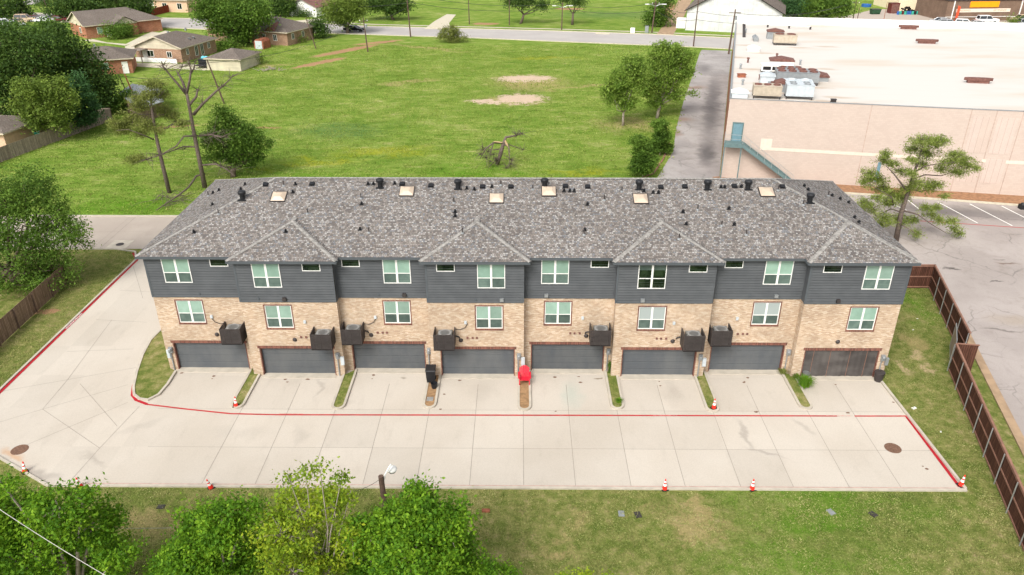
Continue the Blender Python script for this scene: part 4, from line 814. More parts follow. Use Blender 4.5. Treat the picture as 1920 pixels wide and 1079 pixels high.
def tree(label, cat, base, y, lobes, n, leaf, mat, bark='bark', tr=.25, clump=.5, fill=.55, name='tree', group=None, trunk_to=None, up=.35, aspect=.55, twigs=14, flat=.7, lean=(0, 0), stems=1, limb=.45):
    """crown lobes are surveyed as (px, py, radius in px, depth offset) and become round masses at the tree's own distance"""
    bx, by = base; t = thing(name, label, cat, (bx, by, 0), 0, group); B = np.array([bx, by, 0.])
    L = []
    for q in lobes:
        dy = q[3] if len(q) > 3 else float(rng.uniform(-.35, .35))*q[2]*.05
        c = np.array(P(q[0]+float(rng.uniform(-.18, .18))*q[2], q[1]+float(rng.uniform(-.18, .18))*q[2], y+dy)); r = q[2]*px_scale(c)*float(rng.uniform(.9, 1.12)); c[2] = max(c[2], r*.3); L.append((c-B, r))
    vol = np.array([r**2 for c, r in L]); vol /= vol.sum(); ncl = max(8, int(n/44)); cls = []
    for (c, r), w_ in zip(L, vol):
        k_ = max(3, int(ncl*w_)); d = rng.normal(size=(k_, 3)); d /= np.linalg.norm(d, axis=1)[:, None]; rr = r*(fill+(1-fill)*rng.uniform(0, 1, k_)**.6)*rng.uniform(.7, 1.22, k_)
        cls.append(c+d*rr[:, None]*np.array([1, 1, .85]))
    cls = np.concatenate(cls); per = max(4, int(n*1.1/len(cls)))
    idx = rng.integers(0, len(cls), per*len(cls)); csz = clump*rng.uniform(.5, 1.25, len(cls)); off = rng.normal(size=(len(idx), 3))*csz[idx][:, None]*np.array([1, 1, flat])
    if lean != (0, 0): off[:, 0] += np.abs(off[:, 2])*lean[0]
    C = cls[idx]+off; C = C[C[:, 2] > .15]
    leaves('crown', C, leaf, mat, t, aspect, up)
    m = MB(); cz = min(c[2] for c, r in L); ctr = np.mean([c for c, r in L], 0)
    fork = trunk_to if trunk_to is not None else np.array([ctr[0]*.35, ctr[1]*.35, max(cz*.6, ctr[2]*.35)])
    for s_ in range(stems):
        o_ = np.array([rng.uniform(-.3, .3), rng.uniform(-.3, .3), 0])*(s_ > 0)
        m.tube([o_+np.array([0, 0, -.1]), fork*.45+o_+np.array([rng.uniform(-.1, .1), 0, 0]), fork+o_*1.5], [tr*1.25, tr, tr*.8], 8)
    for c, r in L:
        mid_ = fork*.5+c*.5+rng.normal(size=3)*r*.28; m.tube([fork-np.array([0, 0, tr]), mid_, c, c+(c-fork)*.05+rng.normal(size=3)*r*.2], [tr*.6, tr*limb*.7, tr*limb*.35, tr*.08], 5)
    for _ in range(twigs):
        j = int(rng.integers(0, len(cls))); c, r = L[int(np.argmin([np.linalg.norm(cls[j]-c_) for c_, _r in L]))]; m.tube([c, (c+cls[j])/2+np.array([0, 0, .1]), cls[j]], [tr*.22, tr*.15, tr*.06], 4)
    m.build('trunk', bark, t, smooth=True); return t
def gxy(px, py): return G(px, py)

# foreground trees below the camera
FGn = 'leafy treetops along the bottom of the view'
tree('dense bright green tree filling the bottom left corner', 'tree', (-1.0, -20.5), -20, [(15, 950, 55), (105, 962, 52), (175, 985, 55), (60, 1035, 75), (150, 1055, 75), (222, 1045, 38), (-40, 1010, 70), (30, 1110, 80), (5, 905, 22), (160, 935, 22)], 32000, .17, 'fresh_leaves', 'pale_bark', .22, .27, group=FGn, lean=(.5, 0), stems=2)
tree('bright green tree right of the bottom left corner tree', 'tree', (5.6, -20.5), -20, [(405, 980, 50), (345, 1030, 50), (440, 1030, 55), (380, 1085, 65), (305, 1080, 34), (460, 962, 26), (360, 965, 24)], 22000, .16, 'fresh_leaves', 'pale_bark', .16, .25, group=FGn, lean=(.5, 0), stems=2)
tree('airy yellow green tree with tall bare twigs at bottom centre left', 'tree', (9.6, -20.6), -20.2, [(560, 965, 50), (620, 955, 42), (520, 1010, 52), (600, 1030, 60), (655, 1010, 40), (560, 1080, 60), (545, 905, 15), (598, 885, 17), (640, 895, 14), (575, 890, 12), (655, 930, 16)], 11500, .15, 'yellow_leaves', 'pale_bark', .13, .24, .4, group=FGn, twigs=90, stems=1, limb=.35)
tree('round vivid green tree beside the wooden lamp post', 'tree', (14.2, -20.3), -20, [(785, 955, 42), (832, 978, 46), (742, 982, 44), (700, 1000, 36), (780, 1040, 78), (855, 1020, 34), (700, 1060, 55), (850, 1075, 45)], 30000, .17, 'fresh_leaves', 'pale_bark', .2, .27, group=FGn, stems=2)
tree('low green treetop just right of the round vivid tree', 'tree', (18.0, -21.), -20.5, [(905, 1070, 26), (940, 1085, 30), (885, 1095, 34)], 5000, .13, 'fresh_leaves', 'pale_bark', .1, .25, group=FGn)
tree('small sprig of leaves poking up at the bottom centre edge', 'tree', (22.5, -20.6), -20.5, [(1100, 1086, 12), (1060, 1092, 12), (1150, 1092, 10)], 1500, .12, 'yellow_leaves', 'pale_bark', .06, .2, group=FGn)
# left side
LG = 'trees along the left side'
tree('broad dark green tree over the brown plank fence at left edge', 'tree', (-25.5, 12.5), 12.5, [(45, 345, 46), (80, 395, 45), (108, 450, 46), (35, 430, 60), (15, 500, 60), (90, 505, 42), (132, 435, 28), (10, 370, 50), (60, 540, 26), (110, 400, 24), (-40, 430, 70)], 30000, .2, 'green_leaves', 'bark', .3, .4, group=LG)
tree('light green spreading tree behind the old grey fence', 'tree', gxy(75, 268), G(75, 268)[1], [(55, 172, 26), (95, 165, 26), (75, 200, 30), (110, 205, 24), (70, 228, 20), (130, 185, 16), (40, 200, 16), (115, 235, 12)], 12000, .32, 'olive_leaves', 'bark', .22, .6, group=LG)
tree('blue green conical tree right of the light green tree', 'tree', gxy(150, 248), G(150, 248)[1], [(142, 150, 14), (148, 172, 20), (152, 198, 26), (155, 222, 26), (175, 205, 14), (130, 215, 16)], 9000, .3, 'blue_leaves', 'bark', .2, .5, group=LG)
tree('huge dark tree mass at upper left edge', 'tree', gxy(40, 235), G(40, 235)[1], [(30, 105, 42), (75, 95, 40), (20, 150, 48), (60, 150, 40), (0, 195, 50), (-50, 140, 60), (40, 65, 26), (5, 70, 30)], 20000, .38, 'dark_leaves', 'bark', .4, .8, group=LG)
tree('tall dark tree right of the huge dark mass', 'tree', gxy(160, 215), G(160, 215)[1], [(110, 85, 34), (140, 110, 36), (165, 135, 34), (185, 160, 28), (120, 140, 36), (175, 185, 28), (195, 185, 20), (100, 60, 18), (205, 150, 10)], 16000, .38, 'dark_leaves', 'bark', .35, .8, group=LG)
tree('leafy light topped tree in front of the salvage yard', 'tree', gxy(75, 160), G(75, 160)[1], [(55, 72, 26), (90, 62, 22), (25, 62, 22), (115, 78, 16)], 8000, .4, 'green_leaves', 'bark', .3, .8, group=LG)
tree('scrubby green shrub tree beside the sagging shed', 'tree', gxy(225, 210), G(225, 210)[1], [(222, 190, 16), (240, 182, 12), (212, 200, 10)], 3500, .3, 'green_leaves', 'bark', .1, .5, group=LG)
TG = 'street trees and yard trees across the top'
def tt(label, bpx, lobes, n=5000, leaf=.55, mat='dark_leaves', **k): tree(label, 'tree', gxy(*bpx), G(*bpx)[1], lobes, n, leaf, mat, group=TG, clump=1.0, **k)
tt('dark tree at the extreme top left corner', (30, 36), [(15, 10, 26), (40, 14, 20), (0, 22, 16), (-30, 10, 30)], 6000, tr=.3)
tt('spreading dark street tree above the salvage yard', (138, 36), [(105, 14, 20), (135, 8, 22), (160, 16, 16), (122, 22, 12)], 5500, tr=.3)
tt('dark street tree left of the orange brick house gable', (185, 33), [(178, 8, 18), (200, 18, 14), (190, -4, 20)], 4500, tr=.3)
tt('tall dark tree standing at the right end of the orange brick house', (258, 52), [(245, 10, 26), (262, 22, 18), (238, 26, 14), (268, 4, 18), (220, 5, 20)], 7000, tr=.45)
tt('very large leafy tree between the two brick houses', (437, 88), [(395, 14, 30), (430, 22, 34), (470, 16, 32), (445, 48, 26), (412, 44, 22), (492, 30, 18), (380, 30, 16), (455, 62, 14)], 16000, .5, 'green_leaves', tr=.55)
tt('dark green tree behind the large leafy tree', (526, 32), [(515, 12, 16), (535, 8, 16), (528, 22, 10)], 4000, .5, 'dark_leaves', tr=.25)
tt('bright light green tree at the near road edge', (652, 64), [(640, 18, 26), (662, 26, 22), (620, 28, 16), (655, 4, 22), (676, 12, 12), (640, 42, 12)], 9000, .45, 'olive_leaves', tr=.35)
tt('dark spreading tree across the road right of the light green tree', (738, 38), [(730, 8, 18), (755, 12, 16), (705, 6, 16), (690, 10, 12)], 6000, .5, 'dark_leaves', tr=.35)
tt('pine with a leafy tuft in the far meadow, left one', (976, 45), [(960, 2, 14), (985, 0, 14), (1013, 14, 9), (1018, 4, 8)], 2800, .45, 'dark_leaves', tr=.3)
tt('pine in the far meadow just right of the street lamp pole', (1073, 47), [(1060, -6, 12), (1082, -4, 12), (1088, 10, 5)], 1800, .45, 'dark_leaves', tr=.28)
tt('thick dark green hedge tree left of the dirt track', (1228, 50), [(1224, 32, 13), (1236, 16, 14), (1246, 32, 10), (1250, 2, 12), (1238, 46, 7)], 5000, .45, 'green_leaves', tr=.2)
tt('broad dark round tree beyond the warehouse roof', (1546, 45), [(1520, 14, 20), (1548, 12, 24), (1575, 14, 18), (1546, 26, 14), (1505, 22, 10)], 9000, .5, 'green_leaves', tr=.35)
tt('pale flowering tree left of the broad round tree', (1482, 45), [(1480, 14, 14), (1496, 8, 14), (1472, 4, 10), (1488, 26, 8)], 4000, .45, 'blue_leaves', tr=.25)
tt('small round tree in front of the orange brick house', (213, 74), [(206, 58, 8), (218, 57, 8), (212, 64, 6)], 2200, .35, 'green_leaves', tr=.14)
tt('second small round tree nearer the lawn', (231, 70), [(228, 55, 8), (240, 55, 7), (233, 62, 5)], 2200, .35, 'green_leaves', tr=.14)
tt('clipped dark bush beside the orange brick house', (250, 58), [(252, 50, 8), (262, 52, 6)], 1500, .35, 'dark_leaves', tr=.1)
tt('shrubby tree at the right end of the long house', (598, 72), [(598, 52, 10), (604, 62, 9), (592, 44, 7)], 2500, .4, 'dark_leaves', tr=.12)
tt('small pale bush at the long house wall', (562, 80), [(560, 75, 6), (568, 76, 4)], 900, .3, 'olive_leaves', tr=.06)
tt('dark bush between the tan house and long house', (424, 94), [(424, 84, 9), (432, 86, 6)], 1500, .35, 'green_leaves', tr=.08)
tt('leafy shrub at the right end of the cream garage', (482, 120), [(481, 110, 7), (486, 114, 5)], 900, .25, 'olive_leaves', tr=.06)
tt('dark shrub far up the left street', (80, 12), [(78, 5, 10), (88, 6, 7)], 1200, .4, 'dark_leaves', tr=.1)
tt('young sapling on the lawn of the orange brick house', (285, 56), [(285, 50, 4)], 350, .25, 'green_leaves', tr=.05)
tt('dark shrub row before the brown roofed house', (565, 32), [(558, 28, 6), (572, 28, 7), (582, 29, 5)], 1500, .35, 'dark_leaves', tr=.08)
tt('green bush beside the parked cars behind the roof', (1908, 48), [(1902, 44, 9), (1912, 42, 7)], 1200, .35, 'olive_leaves', tr=.08)
x, y = G(848, 80); tree('round olive bush at the road edge', 'bush', (x, y), y, [(835, 66, 13), (858, 66, 13), (848, 58, 12), (826, 70, 7), (870, 70, 7), (846, 72, 10)], 5000, .45, 'dull_needles', tr=.1, clump=.5, name='bush', up=.1, aspect=.2)
RG = 'trees between the field and the alley'
tree('smaller round tree at the field edge, left of the taller one', 'tree', gxy(1168, 236), G(1168, 236)[1], [(1163, 150, 26), (1150, 178, 22), (1186, 120, 20), (1190, 160, 26), (1172, 192, 18), (1140, 165, 12), (1200, 135, 16)], 12000, .28, 'breezy_leaves', 'pale_bark', .17, .42, .35, group=RG, twigs=34)
tree('tall windblown tree beside the alley', 'tree', gxy(1232, 222), G(1232, 222)[1], [(1240, 110, 28), (1268, 130, 28), (1232, 148, 26), (1212, 172, 16), (1255, 168, 26), (1284, 104, 16), (1238, 88, 14), (1286, 140, 13), (1228, 190, 14), (1262, 96, 18), (1296, 175, 6)], 18000, .28, 'breezy_leaves', 'pale_bark', .22, .42, .3, group=RG, lean=(.8, 0), twigs=50)
tree('leafy upright shrub at the near end of the alley verge', 'shrub', gxy(1205, 333), G(1205, 333)[1], [(1202, 268, 16), (1205, 290, 18), (1198, 312, 16), (1218, 302, 12), (1212, 320, 10)], 12000, .22, 'green_leaves', 'pale_bark', .08, .24, group=RG, name='shrub')
tree('second leafy shrub, behind the upright one on the verge', 'shrub', gxy(1237, 292), G(1237, 292)[1], [(1234, 238, 14), (1240, 258, 16), (1228, 275, 12), (1248, 276, 9)], 9000, .22, 'green_leaves', 'pale_bark', .08, .24, group=RG, name='shrub', lean=(.6, 0))
oy = G(437, 332)[1]; tree('spreading green oak right of the dead tree', 'tree', gxy(437, 332), oy, [(422, 232, 24), (450, 252, 28), (402, 266, 20), (470, 268, 22), (440, 285, 24), (484, 298, 13), (415, 212, 14), (388, 298, 10), (502, 270, 9), (465, 305, 12), (410, 292, 12)], 15000, .26, 'green_leaves', 'bark', .3, .5, group=LG, twigs=24)

# hand surveyed bare and pine trees: branches as (px, py, radius in m, depth offset)
def branches(mb, B, y, lists):
    for br in lists:
        pts = [P(a, b, y+(d[0] if d else 0))-B for a, b, r, *d in br]; mb.tube(pts, [q[2] for q in br], 7)
def twig_spray(mb, B, y, ends, n=7, L=1.2, r=.02, sp=.7):
    for (a, b, *d) in ends:
        p0 = P(a, b, y+(d[0] if d else 0))-B
        for _ in range(n):
            v = Vector(rng.normal(size=3))*sp; v.z = v.z*.6+.1; mb.tube([p0, p0+v*.5*L+Vector((0, 0, .08)), p0+v*L], [r, r*.7, r*.3], 4)
by = G(383, 352)[1]; B = Vector((*G(383, 352), 0)); t = thing('dead_tree', 'tall bare dead tree with broken forked top behind the roof corner', 'dead tree', tuple(B)); m = MB()
branches(m, B, by, [[(385, 354, .28), (372, 290, .23), (362, 240, .2), (355, 200, .17), (350, 175, .15)],
 [(350, 178, .14), (335, 160, .12, -.3), (318, 140, .09, -.6), (306, 125, .08, -.8), (303, 115, .05, -.9)], [(350, 177, .18), (343, 155, .13, .5), (335, 140, .1, .9), (331, 133, .05, 1.1)], [(350, 176, .15), (356, 150, .12), (358, 130, .09), (353, 115, .05)],
 [(357, 140, .1), (364, 128, .07, .4), (366, 114, .04, .6)], [(355, 197, .16), (368, 182, .12, .3), (371, 167, .09, .5)], [(363, 215, .18), (380, 195, .14, -.5), (405, 172, .11, -1.), (425, 155, .07, -1.4), (438, 140, .04, -1.6)],
 [(333, 141, .06, .9), (340, 128, .04, 1.1), (344, 117, .02, 1.2)], [(358, 228, .09), (335, 225, .08, -.7), (315, 240, .06, -1.4), (297, 245, .05, -1.9)], [(368, 255, .1), (345, 256, .09, -.8), (330, 275, .08, -1.4), (300, 291, .06, -2.4), (265, 302, .03, -3.)],
 [(369, 276, .09), (345, 275, .08, .9), (320, 284, .06, 1.5), (300, 292, .04, 2.)], [(374, 255, .1), (395, 253, .09, -.8), (415, 258, .07, -1.5), (432, 250, .03, -2.)], [(379, 310, .1), (405, 308, .09, -1.), (425, 318, .07, -1.8), (441, 331, .04, -2.5)], [(303, 160, .03, -.5), (285, 162, .02, -1)], [(420, 160, .03, -1.2), (436, 166, .02, -1.6)]])
twig_spray(m, B, by, [(306, 122, -.8), (366, 116, .6), (432, 146, -1.5), (330, 228, -.9), (400, 256, -1.1), (425, 257, -1.8), (350, 230, 0), (345, 280, .9), (415, 312, -1.4), (310, 132, -.7), (344, 125, 1.1), (356, 120, 0), (415, 164, -1.1), (300, 291, -2.4), (285, 297, -2.7), (372, 255, -.3), (390, 254, -.7), (430, 322, -2), (380, 195, -.5), (371, 170, .5), (275, 300, -2.9)], 15, 1.5, .022)
m.build('trunk', 'dead_bark', t, smooth=True)
t = thing('fallen_branch', 'long bare fallen limb lying on the grass at the roof corner', 'branch', (0, 0, 0)); m = MB(); pts = [G(293, 397), G(310, 390), G(335, 378), G(356, 366), G(372, 348), G(388, 348)]
m.tube([(a, b, .12+.25*i) for i, (a, b) in enumerate(pts)], [.04, .07, .09, .1, .11, .12], 7)
for q in [(310, 390), (325, 382), (340, 376), (318, 375), (305, 372), (290, 378), (345, 370)]:
    a, b = G(*q)
    for _ in range(7): v = rng.normal(size=3); m.tube([(a, b, .15), (a+v[0]*.8, b+v[1]*.8, .25+abs(v[2])*.3), (a+v[0]*1.5, b+v[1]*1.4, .1+abs(v[2])*.3)], [.025, .018, .008], 4)
m.build('limb', 'dead_bark', t)
def pine(label, bpx, brs, tufts, n, ln, mat, bark, name='pine_tree', clump=.35, group=None, flat=.6, bend=0):
    y = G(*bpx)[1]; B = Vector((*G(*bpx), 0)); t = thing(name, label, 'pine tree', tuple(B), 0, group); m = MB(); branches(m, B, y, brs); Cs = []; W_ = np.array([q[2]**1.6 for q in tufts]); W_ = W_/W_.sum()
    for q, w_ in zip(tufts, W_):
        c = np.array(P(q[0], q[1], y+(q[3] if len(q) > 3 else float(rng.uniform(-1.2, 1.2))))-B); r = q[2]*px_scale(c+np.array(B)); k_ = max(4, int(n*w_/18))
        cc = c+rng.normal(size=(k_, 3))*r*.58*np.array([1, 1, .6])
        for z in cc:
            Cs.append(z+rng.normal(size=(18, 3))*clump*np.array([1, 1, flat])*rng.uniform(.5, 1.1))
            if rng.random() < .35: m.tube([tuple(c), tuple((c+z)/2+np.array([0, 0, .05])), tuple(z)], [.035, .025, .012], 4)
    leaves('crown', np.concatenate(Cs), ln, mat, t, .2, .0); m.build('trunk', bark, t, smooth=True); return t
pine('sparse yellowing pine left of the dead tree', (318, 362), [[(318, 362, .24), (305, 310, .21), (295, 265, .18), (287, 220, .15), (283, 190, .1), (285, 160, .04)], [(288, 262, .08), (265, 252, .06, -.8), (240, 243, .04, -1.4), (218, 245, .02, -2)], [(292, 250, .06), (310, 240, .05, .9), (330, 228, .03, 1.5)], [(300, 290, .05), (275, 300, .035, .8), (255, 303, .02, 1.2)], [(284, 200, .06), (265, 190, .04, .5), (255, 175, .02, 1)], [(284, 195, .05), (300, 180, .03, -.5), (310, 168, .02, -.9)], [(285, 215, .05), (262, 215, .03, -1), (240, 205, .02, -1.6)]],
     [(288, 160, 14), (278, 180, 14), (302, 178, 11), (262, 200, 14), (250, 222, 15), (230, 240, 16), (275, 235, 15), (215, 232, 9), (265, 250, 9), (305, 205, 11), (322, 218, 10), (250, 300, 11), (262, 296, 7), (340, 232, 8), (300, 245, 7), (258, 185, 10)], 15000, .3, 'dull_needles', 'dead_bark', group=LG)
pine('open windblown pine in front of the pink warehouse', (1680, 452), [[(1680, 452, .26), (1690, 400, .22), (1703, 360, .18), (1713, 330, .14), (1722, 300, .09), (1730, 275, .05)], [(1703, 362, .1), (1690, 345, .08, -.6), (1675, 325, .05, -1), (1662, 312, .03, -1.3)], [(1712, 336, .07), (1735, 328, .06, .5), (1765, 330, .04, 1), (1790, 322, .02, 1.4)], [(1716, 322, .07), (1735, 312, .05, -.5), (1755, 308, .04, -.9), (1790, 305, .02, -1.3)], [(1693, 395, .08), (1720, 402, .06, -.8), (1745, 420, .05, -1.4), (1775, 438, .02, -1.9)], [(1690, 398, .07), (1670, 392, .05, .8), (1650, 402, .04, 1.2), (1630, 396, .02, 1.6)], [(1686, 420, .06), (1705, 430, .04, -.9), (1720, 440, .02, -1.4)], [(1705, 355, .06), (1728, 360, .05, 1.), (1750, 352, .03, 1.6)], [(1675, 385, .05), (1672, 370, .04, -.7), (1655, 360, .03, -1.2), (1630, 345, .02, -1.6)]],
     [(1723, 265, 15), (1745, 268, 15), (1765, 266, 13), (1715, 280, 12), (1738, 288, 14), (1712, 300, 10), (1728, 308, 10), (1660, 290, 10), (1658, 302, 10), (1675, 308, 9), (1690, 322, 10), (1710, 325, 10), (1632, 325, 12), (1625, 340, 13), (1648, 338, 13), (1790, 290, 13), (1805, 300, 13), (1780, 305, 13), (1815, 312, 11), (1795, 322, 13), (1830, 315, 7), (1765, 318, 10), (1720, 345, 14), (1740, 350, 14), (1758, 345, 10), (1700, 352, 11), (1655, 355, 14), (1672, 365, 14), (1690, 372, 13), (1665, 380, 12), (1645, 372, 9), (1620, 380, 12), (1635, 392, 11), (1615, 392, 6), (1660, 410, 14), (1685, 412, 13), (1710, 412, 11), (1650, 422, 8), (1720, 438, 9), (1735, 388, 9), (1755, 388, 8), (1760, 412, 10), (1785, 415, 10), (1790, 430, 9), (1800, 438, 6), (1745, 402, 8), (1770, 368, 7)], 36000, .23, 'needles', 'dead_bark', clump=.25)
by = G(928, 312)[1]; B = Vector((*G(928, 312), 0)); t = thing('broken_tree', 'toppled grey dead tree with splintered trunk in the open field', 'dead tree', tuple(B)); m = MB()
branches(m, B, by, [[(932, 308, .26, 0), (938, 290, .24, 0), (943, 272, .22, 0), (948, 258, .16, .5), (965, 255, .1, 1), (980, 250, .05, 1.5)], [(942, 268, .13, 0), (925, 268, .1, -.5), (910, 280, .07, -1), (900, 298, .04, -1.2)], [(925, 269, .08, -.5), (920, 285, .06, -.8), (918, 298, .03, -1)], [(947, 272, .13, 0), (954, 275, .1, -.4), (955, 295, .06, -.7), (957, 315, .03, -.9)], [(950, 270, .06, .3), (965, 275, .04, .6), (982, 282, .02, .9)], [(930, 300, .06, 0), (922, 308, .04, -.6), (915, 315, .02, -.9)], [(938, 280, .06, 0), (922, 282, .04, .5), (908, 275, .02, 1)], [(908, 278, .03, -1), (893, 270, .015, -1.2)]])
twig_spray(m, B, by, [(978, 251, 1.4), (900, 290, -1.1), (957, 308, -.8), (915, 285, -.9), (980, 281, .9), (920, 303, -.6), (905, 282, -1), (950, 315, -1.), (968, 254, 1.), (940, 290, 0), (930, 300, -.5), (925, 290, -.7), (958, 300, -.6), (912, 296, -1.)], 22, 1.25, .02, .6)
m.build('trunk', 'dead_bark', t, smooth=True); m = MB(); branches(m, B, by, [[(947, 264, .1, -.25), (950, 270, .13, -.3), (953, 277, .03, -.35)], [(926, 266, .06, -.62), (935, 267, .09, -.3), (942, 268, .05, -.25)]]); m.build('split_wood', 'split_wood', t)

# ================================================================== HOUSES AND FAR BUILDINGS
def house(label, corner, rot, wd, dp, wh, rise, ridge='y', ends=('gable', 'gable'), wallm='house_brick', roofm='brown_shingles', gablem='cream_boards', wins=(), doors=(), ov=.5, side='left', cat='house', group='houses at the upper left', name='house', fasc='trim_tan', vents=()):
    """corner is the nearest ground corner; the front wall runs to the left or right of it"""
    t = thing(name, label, cat, (*corner, 0), rot, group); xa, xb = (-wd, 0) if side == 'left' else (0, wd); ya, yb = 0, dp
    m = MB(); m.box(xa, ya, -.1, xb, yb, wh); m.build('wall', wallm, t)
    e0, e1, f0, f1 = xa-ov, xb+ov, ya-ov, yb+ov; ze = wh+.02; zr_ = wh+rise
    if ridge == 'y': hw_ = (e1-e0)/2; a = ((e0+e1)/2, f0+(hw_ if ends[0] == 'hip' else 0)); b = ((e0+e1)/2, f1-(hw_ if ends[1] == 'hip' else 0))
    else: hw_ = (f1-f0)/2; a = (e0+(hw_ if ends[0] == 'hip' else 0), (f0+f1)/2); b = (e1-(hw_ if ends[1] == 'hip' else 0), (f0+f1)/2)
    if ridge == 'y' and b[1] < a[1]: mid_ = (a[1]+b[1])/2; a = (a[0], mid_); b = (b[0], mid_+.01)
    if ridge == 'x' and b[0] < a[0]: mid_ = (a[0]+b[0])/2; a = (mid_, a[1]); b = (mid_+.01, b[1])
    k0, k1, k2, k3 = (e0, f0), (e1, f0), (e1, f1), (e0, f1); Rr = MB()
    for dz in (0, -.14):
        z = lambda p, h: (p[0], p[1], h+dz)
        if ridge == 'y': Q = [(z(k1, ze), z(k2, ze), z(b, zr_), z(a, zr_)), (z(k3, ze), z(k0, ze), z(a, zr_), z(b, zr_)), (z(k0, ze), z(k1, ze), z(a, zr_)), (z(k2, ze), z(k3, ze), z(b, zr_))]; en = (2, 3)
        else: Q = [(z(k0, ze), z(k1, ze), z(b, zr_), z(a, zr_)), (z(k2, ze), z(k3, ze), z(a, zr_), z(b, zr_)), (z(k3, ze), z(k0, ze), z(a, zr_)), (z(k1, ze), z(k2, ze), z(b, zr_))]; en = (2, 3)
        for i, q in enumerate(Q):
            if i in en and ends[i-2] == 'gable': continue
            Rr.quad(*(q if dz == 0 else q[::-1]))
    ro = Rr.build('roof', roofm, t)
    F_ = MB()
    ed = [(k0, k1), (k1, k2), (k2, k3), (k3, k0)]
    for i, (p, q) in enumerate(ed):
        gi = {'y': {0: 0, 2: 1}, 'x': {3: 0, 1: 1}}[ridge].get(i)
        if gi is not None and ends[gi] == 'gable':
            top = (a if gi == 0 else b)
            for u_, v_ in (((*p, ze), (*top, zr_)), ((*top, zr_), (*q, ze))): F_.quad(Vector(u_)+Vector((0, 0, .01)), Vector(v_)+Vector((0, 0, .01)), Vector(v_)-Vector((0, 0, .2)), Vector(u_)-Vector((0, 0, .2)))
        else: F_.quad((*p, ze+.01), (*q, ze+.01), (*q, ze-.18), (*p, ze-.18))
    F_.build('fascia', fasc, ro)
    sl_ = rise/hw_
    for gi in (0, 1):
        if ends[gi] != 'gable': continue
        zz = wh+sl_*ov-.16; cx = (xa+xb)/2; cy = (ya+yb)/2
        if ridge == 'y': yy = ya-.004 if gi == 0 else yb+.004; MB().quad((xa, yy, wh-.3), (xb, yy, wh-.3), (xb, yy, zz), (cx, yy, zr_-.2), (xa, yy, zz)).build('gable', gablem, t)
        else: xx = xa-.004 if gi == 0 else xb+.004; MB().quad((xx, yb, wh-.3), (xx, ya, wh-.3), (xx, ya, zz), (xx, cy, zr_-.2), (xx, yb, zz)).build('gable', gablem, t)
    def opening(fc, u, z, w_, h, frm, fill, nm):
        m = MB(); m2 = MB(); o = .03
        if fc == 'f': bx = lambda mm, u0_, u1_, z0_, z1_, d_: mm.box(u0_, ya-d_, z0_, u1_, ya+.0, z1_)
        elif fc == 'r': bx = lambda mm, u0_, u1_, z0_, z1_, d_: mm.box(xb-.0, u0_, z0_, xb+d_, u1_, z1_)
        else: bx = lambda mm, u0_, u1_, z0_, z1_, d_: mm.box(xa-d_, u0_, z0_, xa+.0, u1_, z1_)
        bx(m, u, u+.07, z, z+h, .07); bx(m, u+w_-.07, u+w_, z, z+h, .07); bx(m, u+.07, u+w_-.07, z+h-.07, z+h, .07); bx(m, u+.07, u+w_-.07, z, z+.07, .07)
        if nm == 'window': bx(m, u+w_/2-.03, u+w_/2+.03, z+.07, z+h-.07, .06)
        f = m.build(nm, frm, t); bx(m2, u+.07, u+w_-.07, z+.07, z+h-.07, .035); m2.build('pane' if nm == 'window' else 'leaf', fill, f)
    for q in wins: opening(*q[:5], 'white_paint', 'dark_glass' if len(q) < 6 else q[5], 'window')
    for q in doors: opening(*q[:5], 'white_paint', q[5] if len(q) > 5 else 'white_paint', 'door')
    for (u, v, k_) in vents: zz = zr_-sl_*abs(u-a[0] if ridge == 'y' else v-a[1]); MB().box(u-.15, v-.15, zz-.1, u+.15, v+.15, zz+.45).build('roof_vent', 'grey_metal', ro)
    return t
hb = house('tan brick house with a cream front gable and white yard fence', (-47.38, 108.73), R(-13), 10.2, 11.8, 2.75, 2.1, 'y', ('gable', 'hip'), wins=[('f', -7.6, .9, 1.5, 1.2), ('f', -3.2, .9, 1.1, 1.1), ('r', 1.6, 1.2, .8, 1.1), ('r', 4.4, .5, 1., 1.9), ('r', 6.3, .4, 1., 2.1), ('r', 8.8, 1.2, .9, 1.1)], doors=[('f', -8.6, 0, .9, 2.1)], vents=[(-6.5, 6, 0), (-4.5, 9, 0)])
MB().box(-9.6, -2.2, 2.3, -7.3, -.0, 2.42).box(-9.5, -2.15, 0, -9.38, -2.03, 2.3).box(-7.5, -2.15, 0, -7.38, -2.03, 2.3).build('porch_roof', 'brown_cap', hb)
for u in (5.2, 6.6):
    m = MB(); T = Matrix.Translation((-1.3, u, 3.55))@Matrix.Rotation(R(-50), 4, 'X'); m.lathe([(.01, 0), (.3, .06), (.36, .12)], n=10, M=T); m.tube([(-1.3, u, 3.), (-1.3, u, 3.6)], .03, 5); m.build('satellite_dish', 'grey_metal', hb)
ha = house('orange brick house with cream gables behind the left trees', (-79.7, 136.0), R(44), 17, 11, 2.8, 2.6, 'x', ('gable', 'hip'), 'orange_brick', side='right', wins=[('f', 2.4, .8, 1.2, 1.5, 'blind_glass'), ('f', 7, .8, 1.2, 1.4), ('l', 3, .9, 1.2, 1.2)], doors=[('f', 4.3, 0, 1., 2.1)])
m = MB(); m.add([(5.8, -1.6, 0), (10.8, -1.6, 0), (10.8, -.01, 0), (5.8, -.01, 0), (5.8, -1.6, 2.7), (10.8, -1.6, 2.7), (10.8, -.01, 2.7), (5.8, -.01, 2.7)], [(0, 1, 5, 4), (1, 2, 6, 5), (3, 0, 4, 7)]); m.build('front_wing', 'orange_brick', ha)
